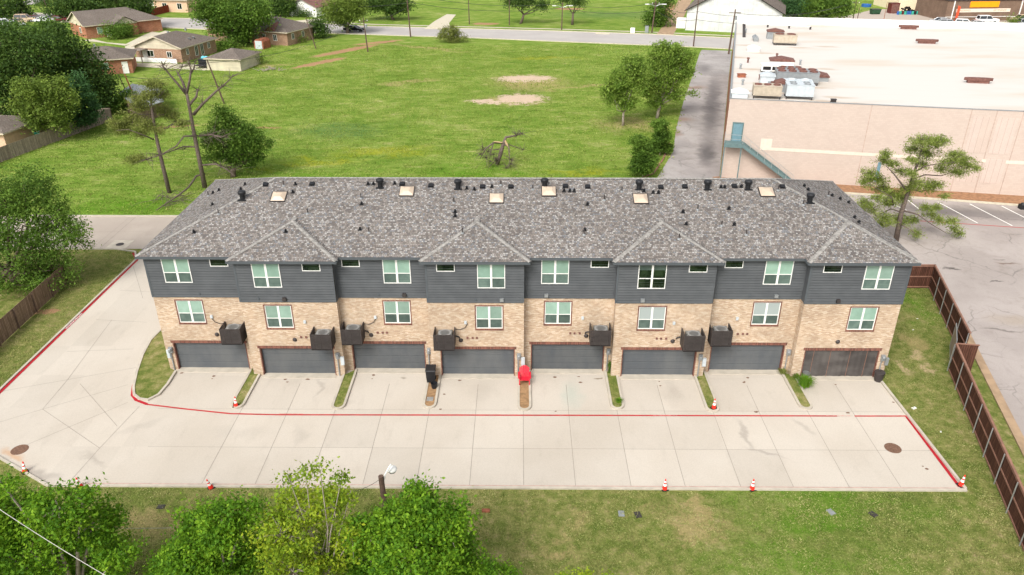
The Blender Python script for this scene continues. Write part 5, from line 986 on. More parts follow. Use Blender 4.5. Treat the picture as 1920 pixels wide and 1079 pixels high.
m = MB(); m.add([(5.2, -2.1, 2.62), (8.3, -2.1, 4.3), (11.4, -2.1, 2.62), (5.2, 2.6, 2.62), (8.3, 4.2, 4.3), (11.4, 2.6, 2.62)], [(0, 1, 4, 3), (1, 2, 5, 4)]); m.build('wing_roof', 'brown_shingles', ha)
MB().quad((5.6, -1.65, 2.6), (11.0, -1.65, 2.6), (8.3, -1.65, 4.2)).build('gable', 'cream_boards', ha)
house('small red brown brick house half hidden by the dark trees', G(251, 137), R(20), 10, 8, 2.7, 1.7, 'x', ('hip', 'hip'), 'orange_brick', wins=[('f', -5.2, 1, 1.3, 1.1, 'blind_glass')], doors=[('f', -1.7, 0, 1., 2.1)], vents=[(-6, 4.0, 0)])
hd_ = house('long low brick house with a dark open carport', (-31.8, 127.2), R(-20), 21, 10, 2.8, 2.3, 'x', ('hip', 'hip'), wins=[('f', -3.6, .9, 1., 1.3), ('f', -6.3, 1.1, .8, 1.1), ('f', -8.3, 1.1, .8, 1.1), ('r', 1.6, 1.1, .9, 1.2), ('r', 5.4, 1.1, .9, 1.2)], vents=[(-4, 3.2, 0), (-9, 3.6, 0)])
MB().box(-15.8, -.03, .05, -10., .02, 2.5).build('carport_shade_panel', 'cage_dark', hd_)  # flat dark panel on the wall, painted shade of the open carport
MB().add([(-5.4, -.4, 2.95), (-2.6, -.4, 2.95), (-4., -.4, 3.9), (-5.4, 2.4, 4.05), (-2.6, 2.4, 4.05), (-4, 4.2, 4.7)][:3]+[(-4., 3.4, 4.55)], [(0, 1, 2), (0, 2, 3), (2, 1, 3)]).build('roof_gablet', 'rust_dark', hd_)
house('cream boarded garage with a pyramid roof', (-33.3, 100.5), R(-10), 6.8, 7.6, 2.2, 1.3, 'x', ('hip', 'hip'), 'cream_boards', ov=.35, name='garage', cat='garage', group=None)
house('peach brick house across the upper left street', G(353, 24), R(-10), 10, 8, 3.2, 2.2, 'x', ('hip', 'gable'), 'peach_brick', wins=[('f', -7.5, .8, 1.4, 1.6), ('f', -3, .8, 1.4, 1.6)])
house('white walled house with a reddish brown roof beyond the street', G(594, 33), R(-24), 9, 11, 2.5, 2., 'y', ('gable', 'gable'), 'white_paint', 'brown_roof', 'white_paint', wins=[('r', 2, .8, 1.2, 1.2)], fasc='brown_cap')
house('pale stucco house corner with white eave at the left edge', G(15, 283), R(-8), 8, 7, 2.4, 1.2, 'x', ('hip', 'hip'), 'peach_brick', 'brown_shingles', ov=.6)
house('white house with a grey roof at the top edge behind the privacy fence', G(318, 12), R(-10), 9, 8, 3, 2, 'x', ('hip', 'hip'), 'white_paint', 'brown_shingles', group='houses at the upper left', wins=[('f', -6, .8, 1.4, 1.3)])
wb = house('long white boarded building with a steep grey roof', G(1285, 57), R(-17.5), 21.6, 30, 4.5, 6.2, 'y', ('gable', 'gable'), 'white_boards', 'brown_shingles', 'white_boards', side='right', ov=.6, cat='building', group=None, name='church_hall', fasc='cage_dark')
t = thing('metal_shed', 'sagging shed with pale patched metal roof beside the pine', 'shed', (*G(262, 206), 0), R(0)); a0_ = Vector((*G(262, 206), 0))
pts = [Vector((*G(262, 205, 2.1), 2.1)), Vector((*G(307, 190, 2.1), 2.1)), Vector((*G(302, 166, 2.5), 2.5)), Vector((*G(248, 157, 2.9), 2.9)), Vector((*G(222, 175, 2.6), 2.6))]
pts = [q-a0_ for q in pts]; m = MB(); m.quad(*pts); m.quad(*[q-Vector((0, 0, .1)) for q in pts[::-1]]); 
for i in range(5): m.quad(pts[i], pts[i]-Vector((0, 0, .1)), pts[(i+1) % 5]-Vector((0, 0, .1)), pts[(i+1) % 5])
m.build('roof', 'grey_metal', t); ctr = sum(pts, Vector())/5; m = MB(); q = [(ctr+(p_-ctr)*.9) for p_ in pts]; m.add([(v.x, v.y, -.05) for v in q]+[(v.x, v.y, v.z-.12) for v in q], [(i, (i+1) % 5, 5+(i+1) % 5, 5+i) for i in range(5)]); m.build('wall', 'brown_planks', t)
t = thing('storage_shed', 'small rusty metal storage shed by the long house', 'shed', (*G(492, 91), 0), R(-15)); m = MB()
pr = [(-1.1, 0), (1.1, 0), (1.1, 1.5), (.7, 1.95), (0, 2.1), (-.7, 1.95), (-1.1, 1.5)]; m.add([(a, -1.2+.0, b) for a, b in pr]+[(a, 1.6, b) for a, b in pr], [tuple(range(7))]+[(i, 7+i, 7+(i+1) % 7, (i+1) % 7) for i in range(1, 7)]); m.build('wall', 'rust', t); MB().box(-.8, -1.25, .05, .8, -1.21, 1.7).build('door', 'pale_metal', t)
# repair shop
sx, sy = 126.4, 163.0; t = thing('repair_shop', 'brown block shop with orange sign and cream banner strip', 'shop', (sx, sy, 0), R(5))
MB().box(0, 0, -.1, 42, 14, 5.0).build('wall', 'brown_block', t); MB().box(-.2, -.25, 5.0, 42.2, 14.2, 5.25).build('roof', 'cage_metal', t)
sg = MB().box(5.9, -.16, 3.35, 13.6, -.02, 4.75).build('sign', 'orange_sign', t); lettering('TIRES & AUTO', .01, Matrix(), 'rust', sg) if 0 else None
bn = MB().box(2.6, -.10, 2.15, 17., -.02, 3.0).build('banner', 'banner', t)
XZ = lambda x, z, y: Matrix.Translation((x, y, z))@Matrix.Rotation(R(90), 4, 'X')
lettering('INSURANCE', .55, XZ(4.9, 2.58, -.108), 'sign_ink', bn); lettering('SE HABLA', .01, Matrix(), 'sign_ink', bn) if 0 else None
lettering('WE FINANCE', .6, XZ(14.2, 2.58, -.108), 'sign_ink', bn)
for u in (1.55, 19.5): m = MB(); m.box(u, -.3, 0, u+.22, -.08, 4.9); m.build('downpipe', 'white_paint', t)
for u in (2.2, 21.8): m = MB(); m.add([(u, -1.1, .9), (u+.55, -1.1, 1.1), (u+.75, -1.1, 3.6), (u+.1, -1.1, 3.9), (u, -1.06, .9), (u+.55, -1.06, 1.1), (u+.75, -1.06, 3.6), (u+.1, -1.06, 3.9)], [(0, 1, 2, 3), (7, 6, 5, 4)]); m.tube([(u-.02, -1.08, 0), (u-.02, -1.08, 4)], .03, 5); tag(m.build('feather_flag', 'flag_red'), 'orange red feather flag %s the shop wall' % ('at the left end of' if u < 3 else 'at the right end of'), 'flag', 'feather flags at the shop').parent = None; o = bpy.data.objects[-1] if 0 else None
for o in [o for o in bpy.data.objects if o.name.startswith('feather_flag')]: o.location = (sx, sy, 0); o.rotation_euler = (0, 0, R(5))
m = MB().box(17.6, -.1, .9, 26, -.04, 1.05).box(0, -.12, 1.0, 17.5, -.06, 1.12); m.build('wall_rail', 'white_paint', t)
t = thing('yellow_workshop', 'pale yellow workshop with open service bays beside the shop', 'workshop', (*G(1682, 21), 0), R(4)); MB().box(0, 0, -.1, 11, 14, 4.6).build('wall', 'cream_paint', t); MB().add([(11, 0, 0), (13.5, -10, 0), (13.5, -10, 4.4), (11, 0, 4.4), (13.8, -10, 0), (11.4, 0, 0), (11.4, 0, 4.4), (13.8, -10, 4.4)], [(0, 1, 2, 3), (4, 5, 6, 7), (1, 4, 7, 2), (3, 2, 7, 6)]).build('bay_wall', 'cream_paint', t)
for u in (.12, .4, .68): p0, p1 = Vector((11, 0, 0)).lerp(Vector((13.5, -10, 0)), u), Vector((11, 0, 0)).lerp(Vector((13.5, -10, 0)), u+.22); MB().quad((p0.x-.03, p0.y, .05), (p1.x-.03, p1.y, .05), (p1.x-.03, p1.y, 3.2), (p0.x-.03, p0.y, 3.2)).build('bay_shade_panel', 'cage_dark', t)  # dark sheets on the wall stand in for shade inside the open bays
MB().box(-.2, -.2, 4.6, 11.2, 14.2, 4.8).build('roof', 'banner', t)
ORD = 'first second third fourth fifth sixth seventh eighth ninth tenth eleventh twelfth'.split()
colr = ['blue_plastic', 'green_plastic', 'maroon_car', 'green_plastic', 'blue_plastic', 'blue_plastic', 'green_plastic', 'black_plastic', 'green_plastic', 'rust', 'blue_plastic', 'black_plastic']
cn = {'blue_plastic': 'blue', 'green_plastic': 'green', 'maroon_car': 'maroon', 'black_plastic': 'black', 'rust': 'rusty'}
for i, cm in enumerate(colr):
    q = G(1683+i*4.6, 28-.2*(i % 3)); m = MB(); m.lathe([(.29, 0), (.3, .02), (.3, .3), (.31, .32), (.3, .34), (.3, .6), (.31, .62), (.3, .64), (.29, .88), (.26, .88), (.25, .84)], n=12)
    o = tag(m.build('drum', cm), '%s drum, %s along the yellow workshop wall' % (cn[cm], ORD[i]+' from the left' if i else 'leftmost'), 'drum', 'drums along the yellow workshop'); o.location = (*q, 0)
t = thing('tire_pile', 'heap of black tyres against the yellow workshop', 'tyre heap', (*G(1703, 24), 0))
m = MB()
for i in range(26):
    a, b = rng.normal(size=2)*1.3; z = max(0, 1.6-abs(a)*.6)*rng.random(); T = Matrix.Translation((a, abs(b)*.6, .12+z))@Matrix.Rotation(rng.uniform(-.6, .6), 4, 'X')
    m.lathe([(.2, -.1), (.34, -.1), (.36, 0), (.34, .1), (.2, .1), (.2, -.09)], n=12, M=T)
m.build('tyre_stack', 'tyre', t)['kind'] = 'stuff'
t = thing('dumpster', 'dark green rubbish skip in the dusty yard', 'dumpster', (*G(1640, 27), 0), R(5)); m = MB(); m.add([(-1.1, -.7, .2), (1.1, -.7, .2), (1.1, .7, .2), (-1.1, .7, .2), (-1.25, -.85, 1.3), (1.25, -.85, 1.3), (1.25, .85, 1.3), (-1.25, .85, 1.3)], [(3, 2, 1, 0), (0, 1, 5, 4), (1, 2, 6, 5), (2, 3, 7, 6), (3, 0, 4, 7)]); m.box(-1.1, -.6, 0, -.9, .6, .2).box(.9, -.6, 0, 1.1, .6, .2); m.build('body', 'dark_green', t); MB().box(-1.25, -.85, 1.3, 1.25, .85, 1.36).build('lid', 'cage_metal', t)
t = thing('shipping_bin', 'tall maroon metal bin left of the yellow workshop', 'bin', (*G(1673, 25), 0), R(5)); MB().box(-1.2, -.9, 0, 1.2, .9, 2.6).box(-1.25, -.95, 2.6, 1.25, .95, 2.68).build('body', 'maroon_car', t); MB().box(-1.0, -.93, .2, 1.0, -.9, 2.4).build('door', 'rust_dark', t)
t = thing('hatch_tank', 'blue round paddling pool on the far lawn', 'pool', (*G(1624, 13), 0)); MB().lathe([(1.3, 0), (1.35, .7), (1.2, .7), (1.15, .3)], n=16).build('basin', 'blue_plastic', t)

# ================================================================== VEHICLES
def vehicle(label, q, rot, paint, kind='suv', group='cars parked by the repair shop'):
    t = thing('parked_car', label, 'car', (*G(*q), 0), rot, group); L = 4.7; W = .92
    prof = {'suv': [(-2.3, .45), (-2.35, .8), (-2.25, 1.0), (2.2, .95), (2.33, .7), (2.3, .42)], 'sedan': [(-2.35, .42), (-2.4, .75), (-2.25, .93), (2.25, .88), (2.4, .65), (2.35, .4)], 'pickup': [(-2.6, .5), (-2.65, 1.), (-2.55, 1.05), (2.4, 1.05), (2.55, .8), (2.5, .45)]}[kind]
    cab = {'suv': [(-2.2, .98), (-2.0, 1.68), (.35, 1.7), (1.15, .98)], 'sedan': [(-1.8, .9), (-1.1, 1.4), (.35, 1.42), (1.25, .9)], 'pickup': [(-2.5, 1.04), (-2.3, 1.8), (.3, 1.82), (.95, 1.04)]}[kind]
    def ext(pf, w0, w1, ztop):
        m = MB(); n = len(pf); zz = [p[1] for p in pf]; lo, hi = min(zz), max(zz); f = lambda z: w0+(w1-w0)*((z-lo)/(hi-lo))
        m.add([(x, -f(z), z) for x, z in pf]+[(x, f(z), z) for x, z in pf], [tuple(range(n))[::-1], tuple(range(n, 2*n))]+[(i, (i+1) % n, n+(i+1) % n, n+i) for i in range(n)]); return m
    ext(prof, W, W-.04, 1).build('body', paint, t); ext(cab, W-.06, W-.22, 1).build('window_band', 'car_glass', t)
    x0, x1, zt = cab[1][0], cab[2][0], cab[1][1]; m = MB(); m.box(x0-.03, -(W-.2), zt-.02, x1+.03, W-.2, zt+.04)
    for (xa, za), (xb_, zb) in ((cab[0], cab[1]), (cab[3], cab[2]), ((-.7, cab[0][1]), (-.65, zt))):
        for s_ in (-1, 1): m.tube([(xa, s_*(W-.06), za), (xb_, s_*(W-.2), zb)], .045, 5)
    m.build('roof', paint, t)
    for x in (-1.45, 1.45):
        for s_ in (-1, 1):
            T = Matrix.Translation((x, s_*(W-.08), .34))@Matrix.Rotation(R(90), 4, 'X'); wo2 = MB().lathe([(.2, -.11), (.32, -.11), (.34, 0), (.32, .11), (.2, .11)], n=14, M=T).build('wheel', 'tyre', t); MB().lathe([(.01, -.115), (.2, -.118), (.2, .118), (.01, .115)], n=12, M=T).build('rim', 'grey_metal', wo2)
    for s_ in (-.62, .62): MB().box(2.2, s_-.16, .62, 2.36, s_+.16, .8).build('headlight', 'white_vinyl', t)
    for s_ in (-.66, .66): MB().box(-2.42 if kind != 'pickup' else -2.66, s_-.1, .7, -2.25, s_+.1, .88).build('tail_light', 'red_plastic', t)
    return t
vehicle('silver grey wagon parked left below the shop wall', (1762, 44.5), R(185), 'silver_paint', 'sedan')
vehicle('white estate car with roof band parked under the cream banner', (1850, 43.5), R(0), 'white_car', 'pickup')
vehicle('silver car half hidden by the roof edge, left of the pair', (1778, 50), R(-20), 'silver_paint', 'suv')
vehicle('white car half hidden behind the warehouse roof, in the middle', (1808, 50), R(-25), 'white_car', 'suv')
vehicle('small grey car half hidden behind the roof, right of the middle car', (1833, 50), R(-15), 'silver_paint', 'sedan')
vehicle('tan car at the right edge of the view by the shop', (1912, 41), R(185), 'tan_car', 'suv')
vehicle('pale car low behind the roof below the green bush', (1925, 49), R(0), 'silver_paint', 'suv')
vehicle('black car driving on the far road by the light green tree', (664, 60), R(-13), 'black_car', 'sedan', 'cars on the left side streets')
sal = [((12, 50), 'white_car', 'white van bodied car at the left edge of the salvage yard', 30, 'pickup'), ((34, 45), 'tan_car', 'tan car leftmost in the salvage yard rear row', 20, 'sedan'), ((50, 41), 'tan_car', 'long tan car in the middle of the salvage yard', 10, 'pickup'), ((68, 40), 'maroon_car', 'maroon car in the salvage yard', 15, 'sedan'), ((84, 43), 'white_car', 'white car right in the salvage yard front row', 5, 'sedan'), ((98, 41), 'black_car', 'black car at the right of the salvage yard', 20, 'sedan'), ((30, 53), 'silver_paint', 'silver car nearest the trees in the salvage yard', 25, 'suv'), ((110, 41), 'maroon_car', 'dark red car rightmost in the salvage yard', 12, 'sedan')]
for q, p_, lb, r_, kd in sal: vehicle(lb, q, R(r_), p_, kd, 'old cars in the salvage yard')
t = thing('junk_trailer', 'flat trailer piled with boxes and blue bags beside the cream garage', 'trailer', (*G(386, 126), 0), R(-10)); MB().box(-1.2, -1.6, .45, 1.2, 1.6, .6).build('bed', 'cage_metal', t); MB().rbox(-.3, 0, .6, 1.4, 1.6, .9, .2).rbox(.5, -.9, .6, .8, .9, .7, .5).build('box', 'black_plastic', t)
m = MB(); 
for a, b, c_ in ((-.5, .4, 1.6), (.3, .1, 1.65), (.1, .8, 1.5)): m.lathe([(.05, -.35), (.4, -.2), (.45, .1), (.25, .3), (.03, .36)], n=9, M=Matrix.Translation((a, b, c_)))
m.build('bag', plain('cyan_bag', srgb(110, 196, 214), .6) and 'cyan_bag', t)
for s_ in (-1, 1): MB().lathe([(.15, -.08), (.3, -.08), (.3, .08), (.15, .08)], n=12, M=Matrix.Translation((s_*1.3, 0, .3))@Matrix.Rotation(R(90), 4, 'Y')).build('wheel', 'tyre', t)

# ================================================================== POLES AND WIRES
def pole(label, bpx, tpx, r=.15, arm=None, light=None, lean=True, trans=False, group='wooden utility poles', mat='pole_wood'):
    b = Vector((*G(*bpx), 0)); tp = P(tpx[0], tpx[1], b.y)-b; t = thing('utility_pole', label, 'utility pole', tuple(b), 0, group)
    MB().tube([(0, 0, -.2), tuple(tp)], [r, r*.65], 8).build('pole', mat, t)
    if arm: MB().box(tp.x-arm, -.06, tp.z-.7, tp.x+arm, .06, tp.z-.58).build('crossarm', 'pole_wood', t); 
    if arm:
        for s_ in (-.85, 0, .85): MB().lathe([(.06, 0), (.09, .1), (.05, .2)], tp.x+arm*s_, 0, 8, Matrix.Translation((0, 0, tp.z-.58))).build('insulator', 'white_vinyl', t)
    if light:
        for s_ in light:
            m = MB(); m.tube([(tp.x, 0, tp.z-1.2), (tp.x+s_*1.0, 0, tp.z-.75), (tp.x+s_*1.7, -.1, tp.z-.7)], .05, 6); a_ = m.build('lamp_arm', 'galvanised', t); MB().rbox(tp.x+s_*2.0, -.1, tp.z-.8, .9, .35, .16).build('lamp_head', 'white_vinyl', a_)
    if trans: MB().lathe([(.22, 0), (.25, .05), (.25, .7), (.2, .78)], tp.x+.4, 0, 10, Matrix.Translation((0, 0, tp.z-2))).build('transformer', 'grey_metal', t)
    return b+tp
T1 = pole('tall dark pole at the road edge left of the round bush', (770, 70), (762, -14), .17, 1.1)
T2 = pole('leaning pole right of the light green tree, standing in the field', (690, 98), (681, 34), .15, .9, trans=True)
T3 = pole('leaning pole in front of the long brick house', (593, 92), (573, 33), .13)
T4 = pole('pole with two street lamps in the middle of the far roadside', (1053, 56), (1055, 5), .16, None, (-1, 1))
T5 = pole('pole with two street lamps left of the dirt track', (1222, 62), (1230, 2), .18, .9, (-1, 1))
T6 = pole('slim dark pole on the near road edge right of the alley mouth', (1300, 88), (1311, -10), .15)
T7 = pole('tall pole with crossarm behind the warehouse corner', (1366, 102), (1379, 18), .2, 1.2, trans=True)
T8 = pole('bare grey pole trunk in the far meadow', (955, 48), (955, -10), .14)
T9 = pole('leaning pole between the oak and the cream garage', (421, 195), (388, 112), .15, None)
T10 = pole('rust coloured pole leaning behind the sparse pine', (262, 205), (233, 138), .14, mat='rust')
T11 = pole('grey pole leaning beside the rust coloured pole', (248, 195), (222, 140), .1)
T12 = pole('pole in front of the top left street tree', (48, 34), (38, -6), .14)
T13 = pole('thin pole beyond the salvage yard street', (94, 32), (80, -6), .12)
T14 = pole('pole behind the warehouse roof, left of a close pair', (1598, 44), (1606, 1), .15, .9)
T15 = pole('pole behind the warehouse roof, right of a close pair', (1606, 44), (1612, 14), .12)
T16 = pole('slim rusty pole behind the warehouse roof', (1655, 47), (1664, 4), .08, mat='rust')
T17 = pole('grey trunk like pole left in the far meadow', (880, 46), (878, -8), .14)
def wire(label, a, b, sag=.8, r=.022, mat='wire', g='overhead wires along the far road'):
    m = MB(); n = 12; m.tube([tuple(Vector(a).lerp(Vector(b), i/n)-Vector((0, 0, sag*4*(i/n)*(1-i/n)))) for i in range(n+1)], r, 4); tag(m.build('wire', mat), label, 'wire', g)
dz = Vector((0, 0, -1))
far_l = P(560, -18, 150); wire('upper wire from the left edge to the tall dark pole', far_l, T1+dz*.5, 1.2, .035); wire('lower wire from the left sky to the tall dark pole', far_l+dz*2, T1+dz*2.2, 1.2, .035)
for k_, z_ in ((0, .4), (1, 2.)): wire(['upper', 'lower'][k_]+' wire between the tall dark pole and the central lamp pole', T1+dz*z_, T4+dz*z_*.6, 1.3, .035); wire(['upper', 'lower'][k_]+' wire between the two lamp poles', T4+dz*z_*.6, T5+dz*z_, 1., .035); wire(['upper', 'lower'][k_]+' wire from right lamp pole to the slim dark pole', T5+dz*z_, T6+dz*(z_+3), 1., .035); wire(['upper', 'lower'][k_]+' wire from the slim dark pole to the pair behind the roof', T6+dz*(z_+3), T14+dz*z_*.7, 2.2, .035)
wire('wire from the corner pole across the white building to the right', T7+dz*.7, T14+dz*.4, 1.5, .035); wire('low wire over the field from the leaning pole to the left poles', T2+dz*.6, T9+dz*.5, 1.6, .03, g='field wires'); wire('wire from the light green tree pole up to the far road pole', T2+dz*.5, T1+dz*3, .8, .03, g='field wires'); wire('wire from the garage pole to the rust coloured pole', T9+dz*.5, T10+dz*.4, 1.2, .03, g='field wires')
wire('sagging wire on the field side from pole by the long house', T3+dz*.5, T2+dz*.8, .8, .03, g='field wires')
wire('pale overhead wire crossing the bottom left corner', P(-60, 915, -26), P(260, 1115, -29), .15, .011, 'pale_wire', None)
wire('thin pale wire over the bottom left treetop', P(20, 984, -20.), P(330, 990, -17), .1, .01, 'pale_wire', None)

# lamp post in the foreground
lb = Vector((10.75, -13.0, 0)); t = thing('lamp_post', 'short wooden lamp post with white cobra lamp over the drive', 'lamp post', tuple(lb)); top = P(714, 893, -13.)-lb
MB().tube([(top.x*.2+.25, 0, -.2), tuple(top)], [.17, .14], 8).build('post', 'pole_wood', t)
m = MB(); h1 = P(722, 890, -12.85)-lb; h2 = P(733, 871, -12.7)-lb; m.tube([tuple(top+Vector((.12, .05, -.35))), tuple(h1), tuple(h2)], [.045, .05, .05], 7); ar = m.build('lamp_arm', 'white_vinyl', t)
m = MB(); hc = P(735, 880, -12.4)-lb; m.lathe([(.26, -.05), (.27, .0), (.22, .1), (.1, .17), (.02, .19)], n=16, M=Matrix.Translation(hc)); m.build('lamp_head', 'white_vinyl', t); MB().lathe([(.2, -.16), (.24, -.05)], n=14, M=Matrix.Translation(hc)).build('lens', 'grey_metal', t)
wire('service wire from the lamp post toward the airy tree', lb+top+Vector((-.1, 0, -.25)), P(640, 925, -14), .2, .012, 'wire', None)

# ================================================================== SMALL THINGS
def make_cone():
    t = thing('traffic_cone', '', 'traffic cone'); MB().box(-.19, -.19, 0, .19, .19, .035).build('base', 'black_plastic', t)
    MB().lathe([(.15, .035), (.10, .27)], n=14).lathe([(.079, .42), (.066, .5)], n=14).lathe([(.05, .62), (.028, .74), (.02, .745)], n=14).build('body', 'cone_orange', t); MB().lathe([(.101, .27), (.078, .42)], n=14).lathe([(.066, .5), (.051, .62)], n=14).build('reflective_band', 'cone_white', t); return t
cp = make_cone(); first = True
for q, lb_, lean in [((47, 886), 'on the kerb at the far lower left', (0, .1)), ((152, 914), 'beside the bottom left treetop', (0, -.12)), ((396, 915), 'tilted back on the lower kerb left of the airy tree', (.1, -.2)), ((1246, 918), 'on the lower kerb, left of the right hand pair', (0, 0)), ((1410, 918), 'on the lower kerb, right of the right hand pair', (0, 0)), ((1801, 911), 'at the lower right corner of the drive', (0, .12)), ((443, 764), 'on the island tip beside the first driveway', (0, .05)), ((1338, 768), 'on the island tip between the sixth and seventh driveways', (0, 0))]:
    c = cp if first else copy_tree(cp); first = False; x, y = G(*q); isl = q[1] < 800
    c.location = (x, y, .1 if isl else .012); c.rotation_euler = (lean[0], lean[1], rng.uniform(0, 1)); c.scale = (.98, .98, .98); tag(c, 'orange cone '+lb_, 'traffic cone', 'orange traffic cones around the driveway')
def wheelie(label, x, y, rot, mat, sc=1.):
    t = thing('wheelie_bin', label, 'bin', (x, y, .1), rot); m = MB(); m.add([(-.26, -.3, .08), (.26, -.3, .08), (.26, .22, .08), (-.26, .22, .08), (-.31, -.38, 1.0), (.31, -.38, 1.0), (.31, .36, 1.0), (-.31, .36, 1.0)], [(3, 2, 1, 0), (0, 1, 5, 4), (1, 2, 6, 5), (2, 3, 7, 6), (3, 0, 4, 7)]); m.build('body', mat, t)
    MB().add([(-.34, -.42, 1.0), (.34, -.42, 1.0), (.34, .4, 1.03), (-.34, .4, 1.03), (-.31, -.38, 1.06), (.31, -.38, 1.06), (.31, .36, 1.1), (-.31, .36, 1.1)], [(4, 5, 6, 7), (0, 1, 5, 4), (1, 2, 6, 5), (2, 3, 7, 6), (3, 0, 4, 7)]).tube([(-.28, .42, .95), (.28, .42, .95)], .025, 6).build('lid', mat, t)
    for s_ in (-.27, .27): MB().lathe([(.03, -.03), (.12, -.03), (.12, .03), (.03, .03)], n=10, M=Matrix.Translation((s_, .26, .12))@Matrix.Rotation(R(90), 4, 'Y')).build('wheel', 'tyre', t)
    return t
wheelie('black wheeled bin on the island between the third and fourth garages', 12.22, -.75, R(0), 'black_plastic')
def bucket(label, x, y, r=.2, h=.45, mat='cage_metal', z=.05):
    t = thing('bucket', label, 'bucket', (x, y, z)); MB().lathe([(r*.78, 0), (r, h), (r*1.08, h), (r*1.08, h+.03), (r*.93, h+.03), (r*.72, .05)], n=14).build('body', mat, t); return t
bucket('dark lidded bucket in front of the black wheeled bin', 12.5, -1.55, .22, .35, 'black_plastic', .1); bucket('grey bucket at the left foot of the screened garage', 37.55, -.25, .22, .5, 'condenser_grey'); 
t = thing('trash_can', 'dark grey round trash can at the right end pier', 'trash can', (42.42, -.35, .02)); MB().lathe([(.26, 0), (.32, .62), (.34, .64)], n=16).build('body', 'cage_metal', t); MB().lathe([(.35, .64), (.34, .7), (.1, .74)], n=16).lathe([(.05, .74), (.05, .79)], n=6).build('lid', 'cage_metal', t)
# red plastic adirondack chair
t = thing('garden_chair', 'bright red plastic slatted garden chair on the bare island', 'chair', (18.5, -.75, .1), R(0)); m = MB()
for i in range(6): a = -.28+i*.112; hh = 1.02-.9*abs(i-2.5)**2*.03; m.add([(a-.048, .12, .3), (a+.048, .12, .3), (a+.05, .42, hh), (a-.05, .42, hh), (a-.048, .145, .3), (a+.048, .145, .3), (a+.05, .445, hh), (a-.05, .445, hh)], [(0, 1, 2, 3), (7, 6, 5, 4), (3, 2, 6, 7), (0, 3, 7, 4), (1, 5, 6, 2)])
m.build('backrest', 'red_plastic', t); m = MB()
for i in range(6): v = -.48+i*.1; z = .40-i*.018; m.box(-.29, v, z-.02, .29, v+.088, z)
m.build('seat', 'red_plastic', t)
for s_ in (-1, 1):
    MB().box(s_*.37-.07, -.5, .55, s_*.37+.07, .3, .58).build('arm', 'red_plastic', t); MB().box(s_*.33-.03, -.5, 0, s_*.33+.03, -.42, .549).build('leg', 'red_plastic', t); MB().add([(s_*.33-.03, .3, 0), (s_*.33+.03, .3, 0), (s_*.33+.03, .22, .549), (s_*.33-.03, .22, .549), (s_*.33-.03, .38, 0), (s_*.33+.03, .38, 0), (s_*.33+.03, .3, .549), (s_*.33-.03, .3, .549)], [(0, 1, 2, 3), (7, 6, 5, 4), (0, 3, 7, 4), (1, 5, 6, 2), (3, 2, 6, 7)]).build('leg', 'red_plastic', t)
def cover(name, label, x, y, z, shape, mat, cat, rot=0.):
    t = MB()
    if shape[0] == 'r': t.lathe([(shape[1], 0), (shape[1], .012), (shape[1]*.9, .014), (shape[1]*.88, .008), (.02, .01)], n=24)
    else: t.rbox(0, 0, 0, shape[1], shape[2], shape[3])
    o = tag(t.build(name, mat), label, cat); o.location = (x, y, z); o.rotation_euler = (0, 0, rot); return o
plain('manhole_iron', srgb(120, 92, 76), .8, .3, var=.25, scale=8)
cover('manhole_cover', 'rusty round manhole cover at the right of the drive', *G(1674, 841), .014, ('r', .48), 'manhole_iron', 'manhole cover'); cover('manhole_cover', 'worn rusty manhole cover at the lower left of the drive', *G(37, 844), .014, ('r', .48), 'manhole_iron', 'manhole cover')
cover('street_cover', 'round grey cover in the side street patch', *G(225, 459), .03, ('r', .36), 'cage_metal', 'manhole cover')
o = MB().rbox(*G(225, 459), .012, 1.9, 1.9, .012); struct('street_patch', o, 'kerb_concrete', 'square pale concrete patch around the side street cover', 'patch')
cover('utility_cover', 'pale square utility cover on the fourth island', 12.35, -2.85, .1, ('b', .42, .42, .03), 'galvanised', 'cover')
for i, (q, mt, lb_) in enumerate([((1165, 964), 'grey_metal', 'pale grey valve lid in the lawn, leftmost of four'), ((1196, 966), 'cage_metal', 'dark valve lid in the lawn, second of four'), ((1558, 961), 'grey_metal', 'pale grey valve lid in the lawn, third of four'), ((1637, 965), 'cage_metal', 'dark valve lid in the lawn, rightmost of four')]): cover('valve_lid', lb_, *G(*q), 0, ('b', .32, .42, .04), mt, 'valve lid', .2*i)
cover('brick', 'single tan brick lying on the lawn below the drive', *G(911, 959), 0, ('b', .42, .2, .1), 'rust', 'brick'); cover('valve_lid', 'dark lid behind the left treetops on the lawn', *G(302, 951), 0, ('b', .4, .3, .04), 'cage_metal', 'valve lid')
cover('litter', 'pale scrap of paper on the right lawn', *G(1714, 766), 0, ('b', .3, .2, .03), 'white_paint', 'litter', .4)
for i, (q, lb_) in enumerate([((1720, 598), 'upper'), ((1712, 619), 'lower'), ((1764, 810), 'lowest')]): cover('litter', 'tiny white scrap on the right lawn, %s one' % lb_, *G(*q), 0, ('b', .14, .08, .02), 'white_vinyl', 'litter', .5*i)
o = MB()
for q, lb_ in [((1186, 56), 'drain inlet slab on the far kerb'), ]: pass
cover('drain_inlet', 'long pale drain inlet on the far road kerb', *G(1130, 64), .02, ('b', 3.2, .9, .2), 'walk_concrete', 'drain inlet', R(-12)); cover('cabinet', 'white utility cabinet by the far road', *G(1186, 62), 0, ('b', 1.0, .8, 1.1), 'white_paint', 'cabinet', R(-12))
cover('cabinet', 'grey utility cabinet at the foot of the right lamp pole', G(1219, 62)[0]-.8, G(1219, 62)[1]+.3, 0, ('b', .8, .8, 1.5), 'grey_metal', 'cabinet', R(-12)); cover('tank', 'small white tank left of the long white building', *G(1277, 52), 0, ('b', 2.2, 2.4, 2.2), 'white_paint', 'tank', R(-17))
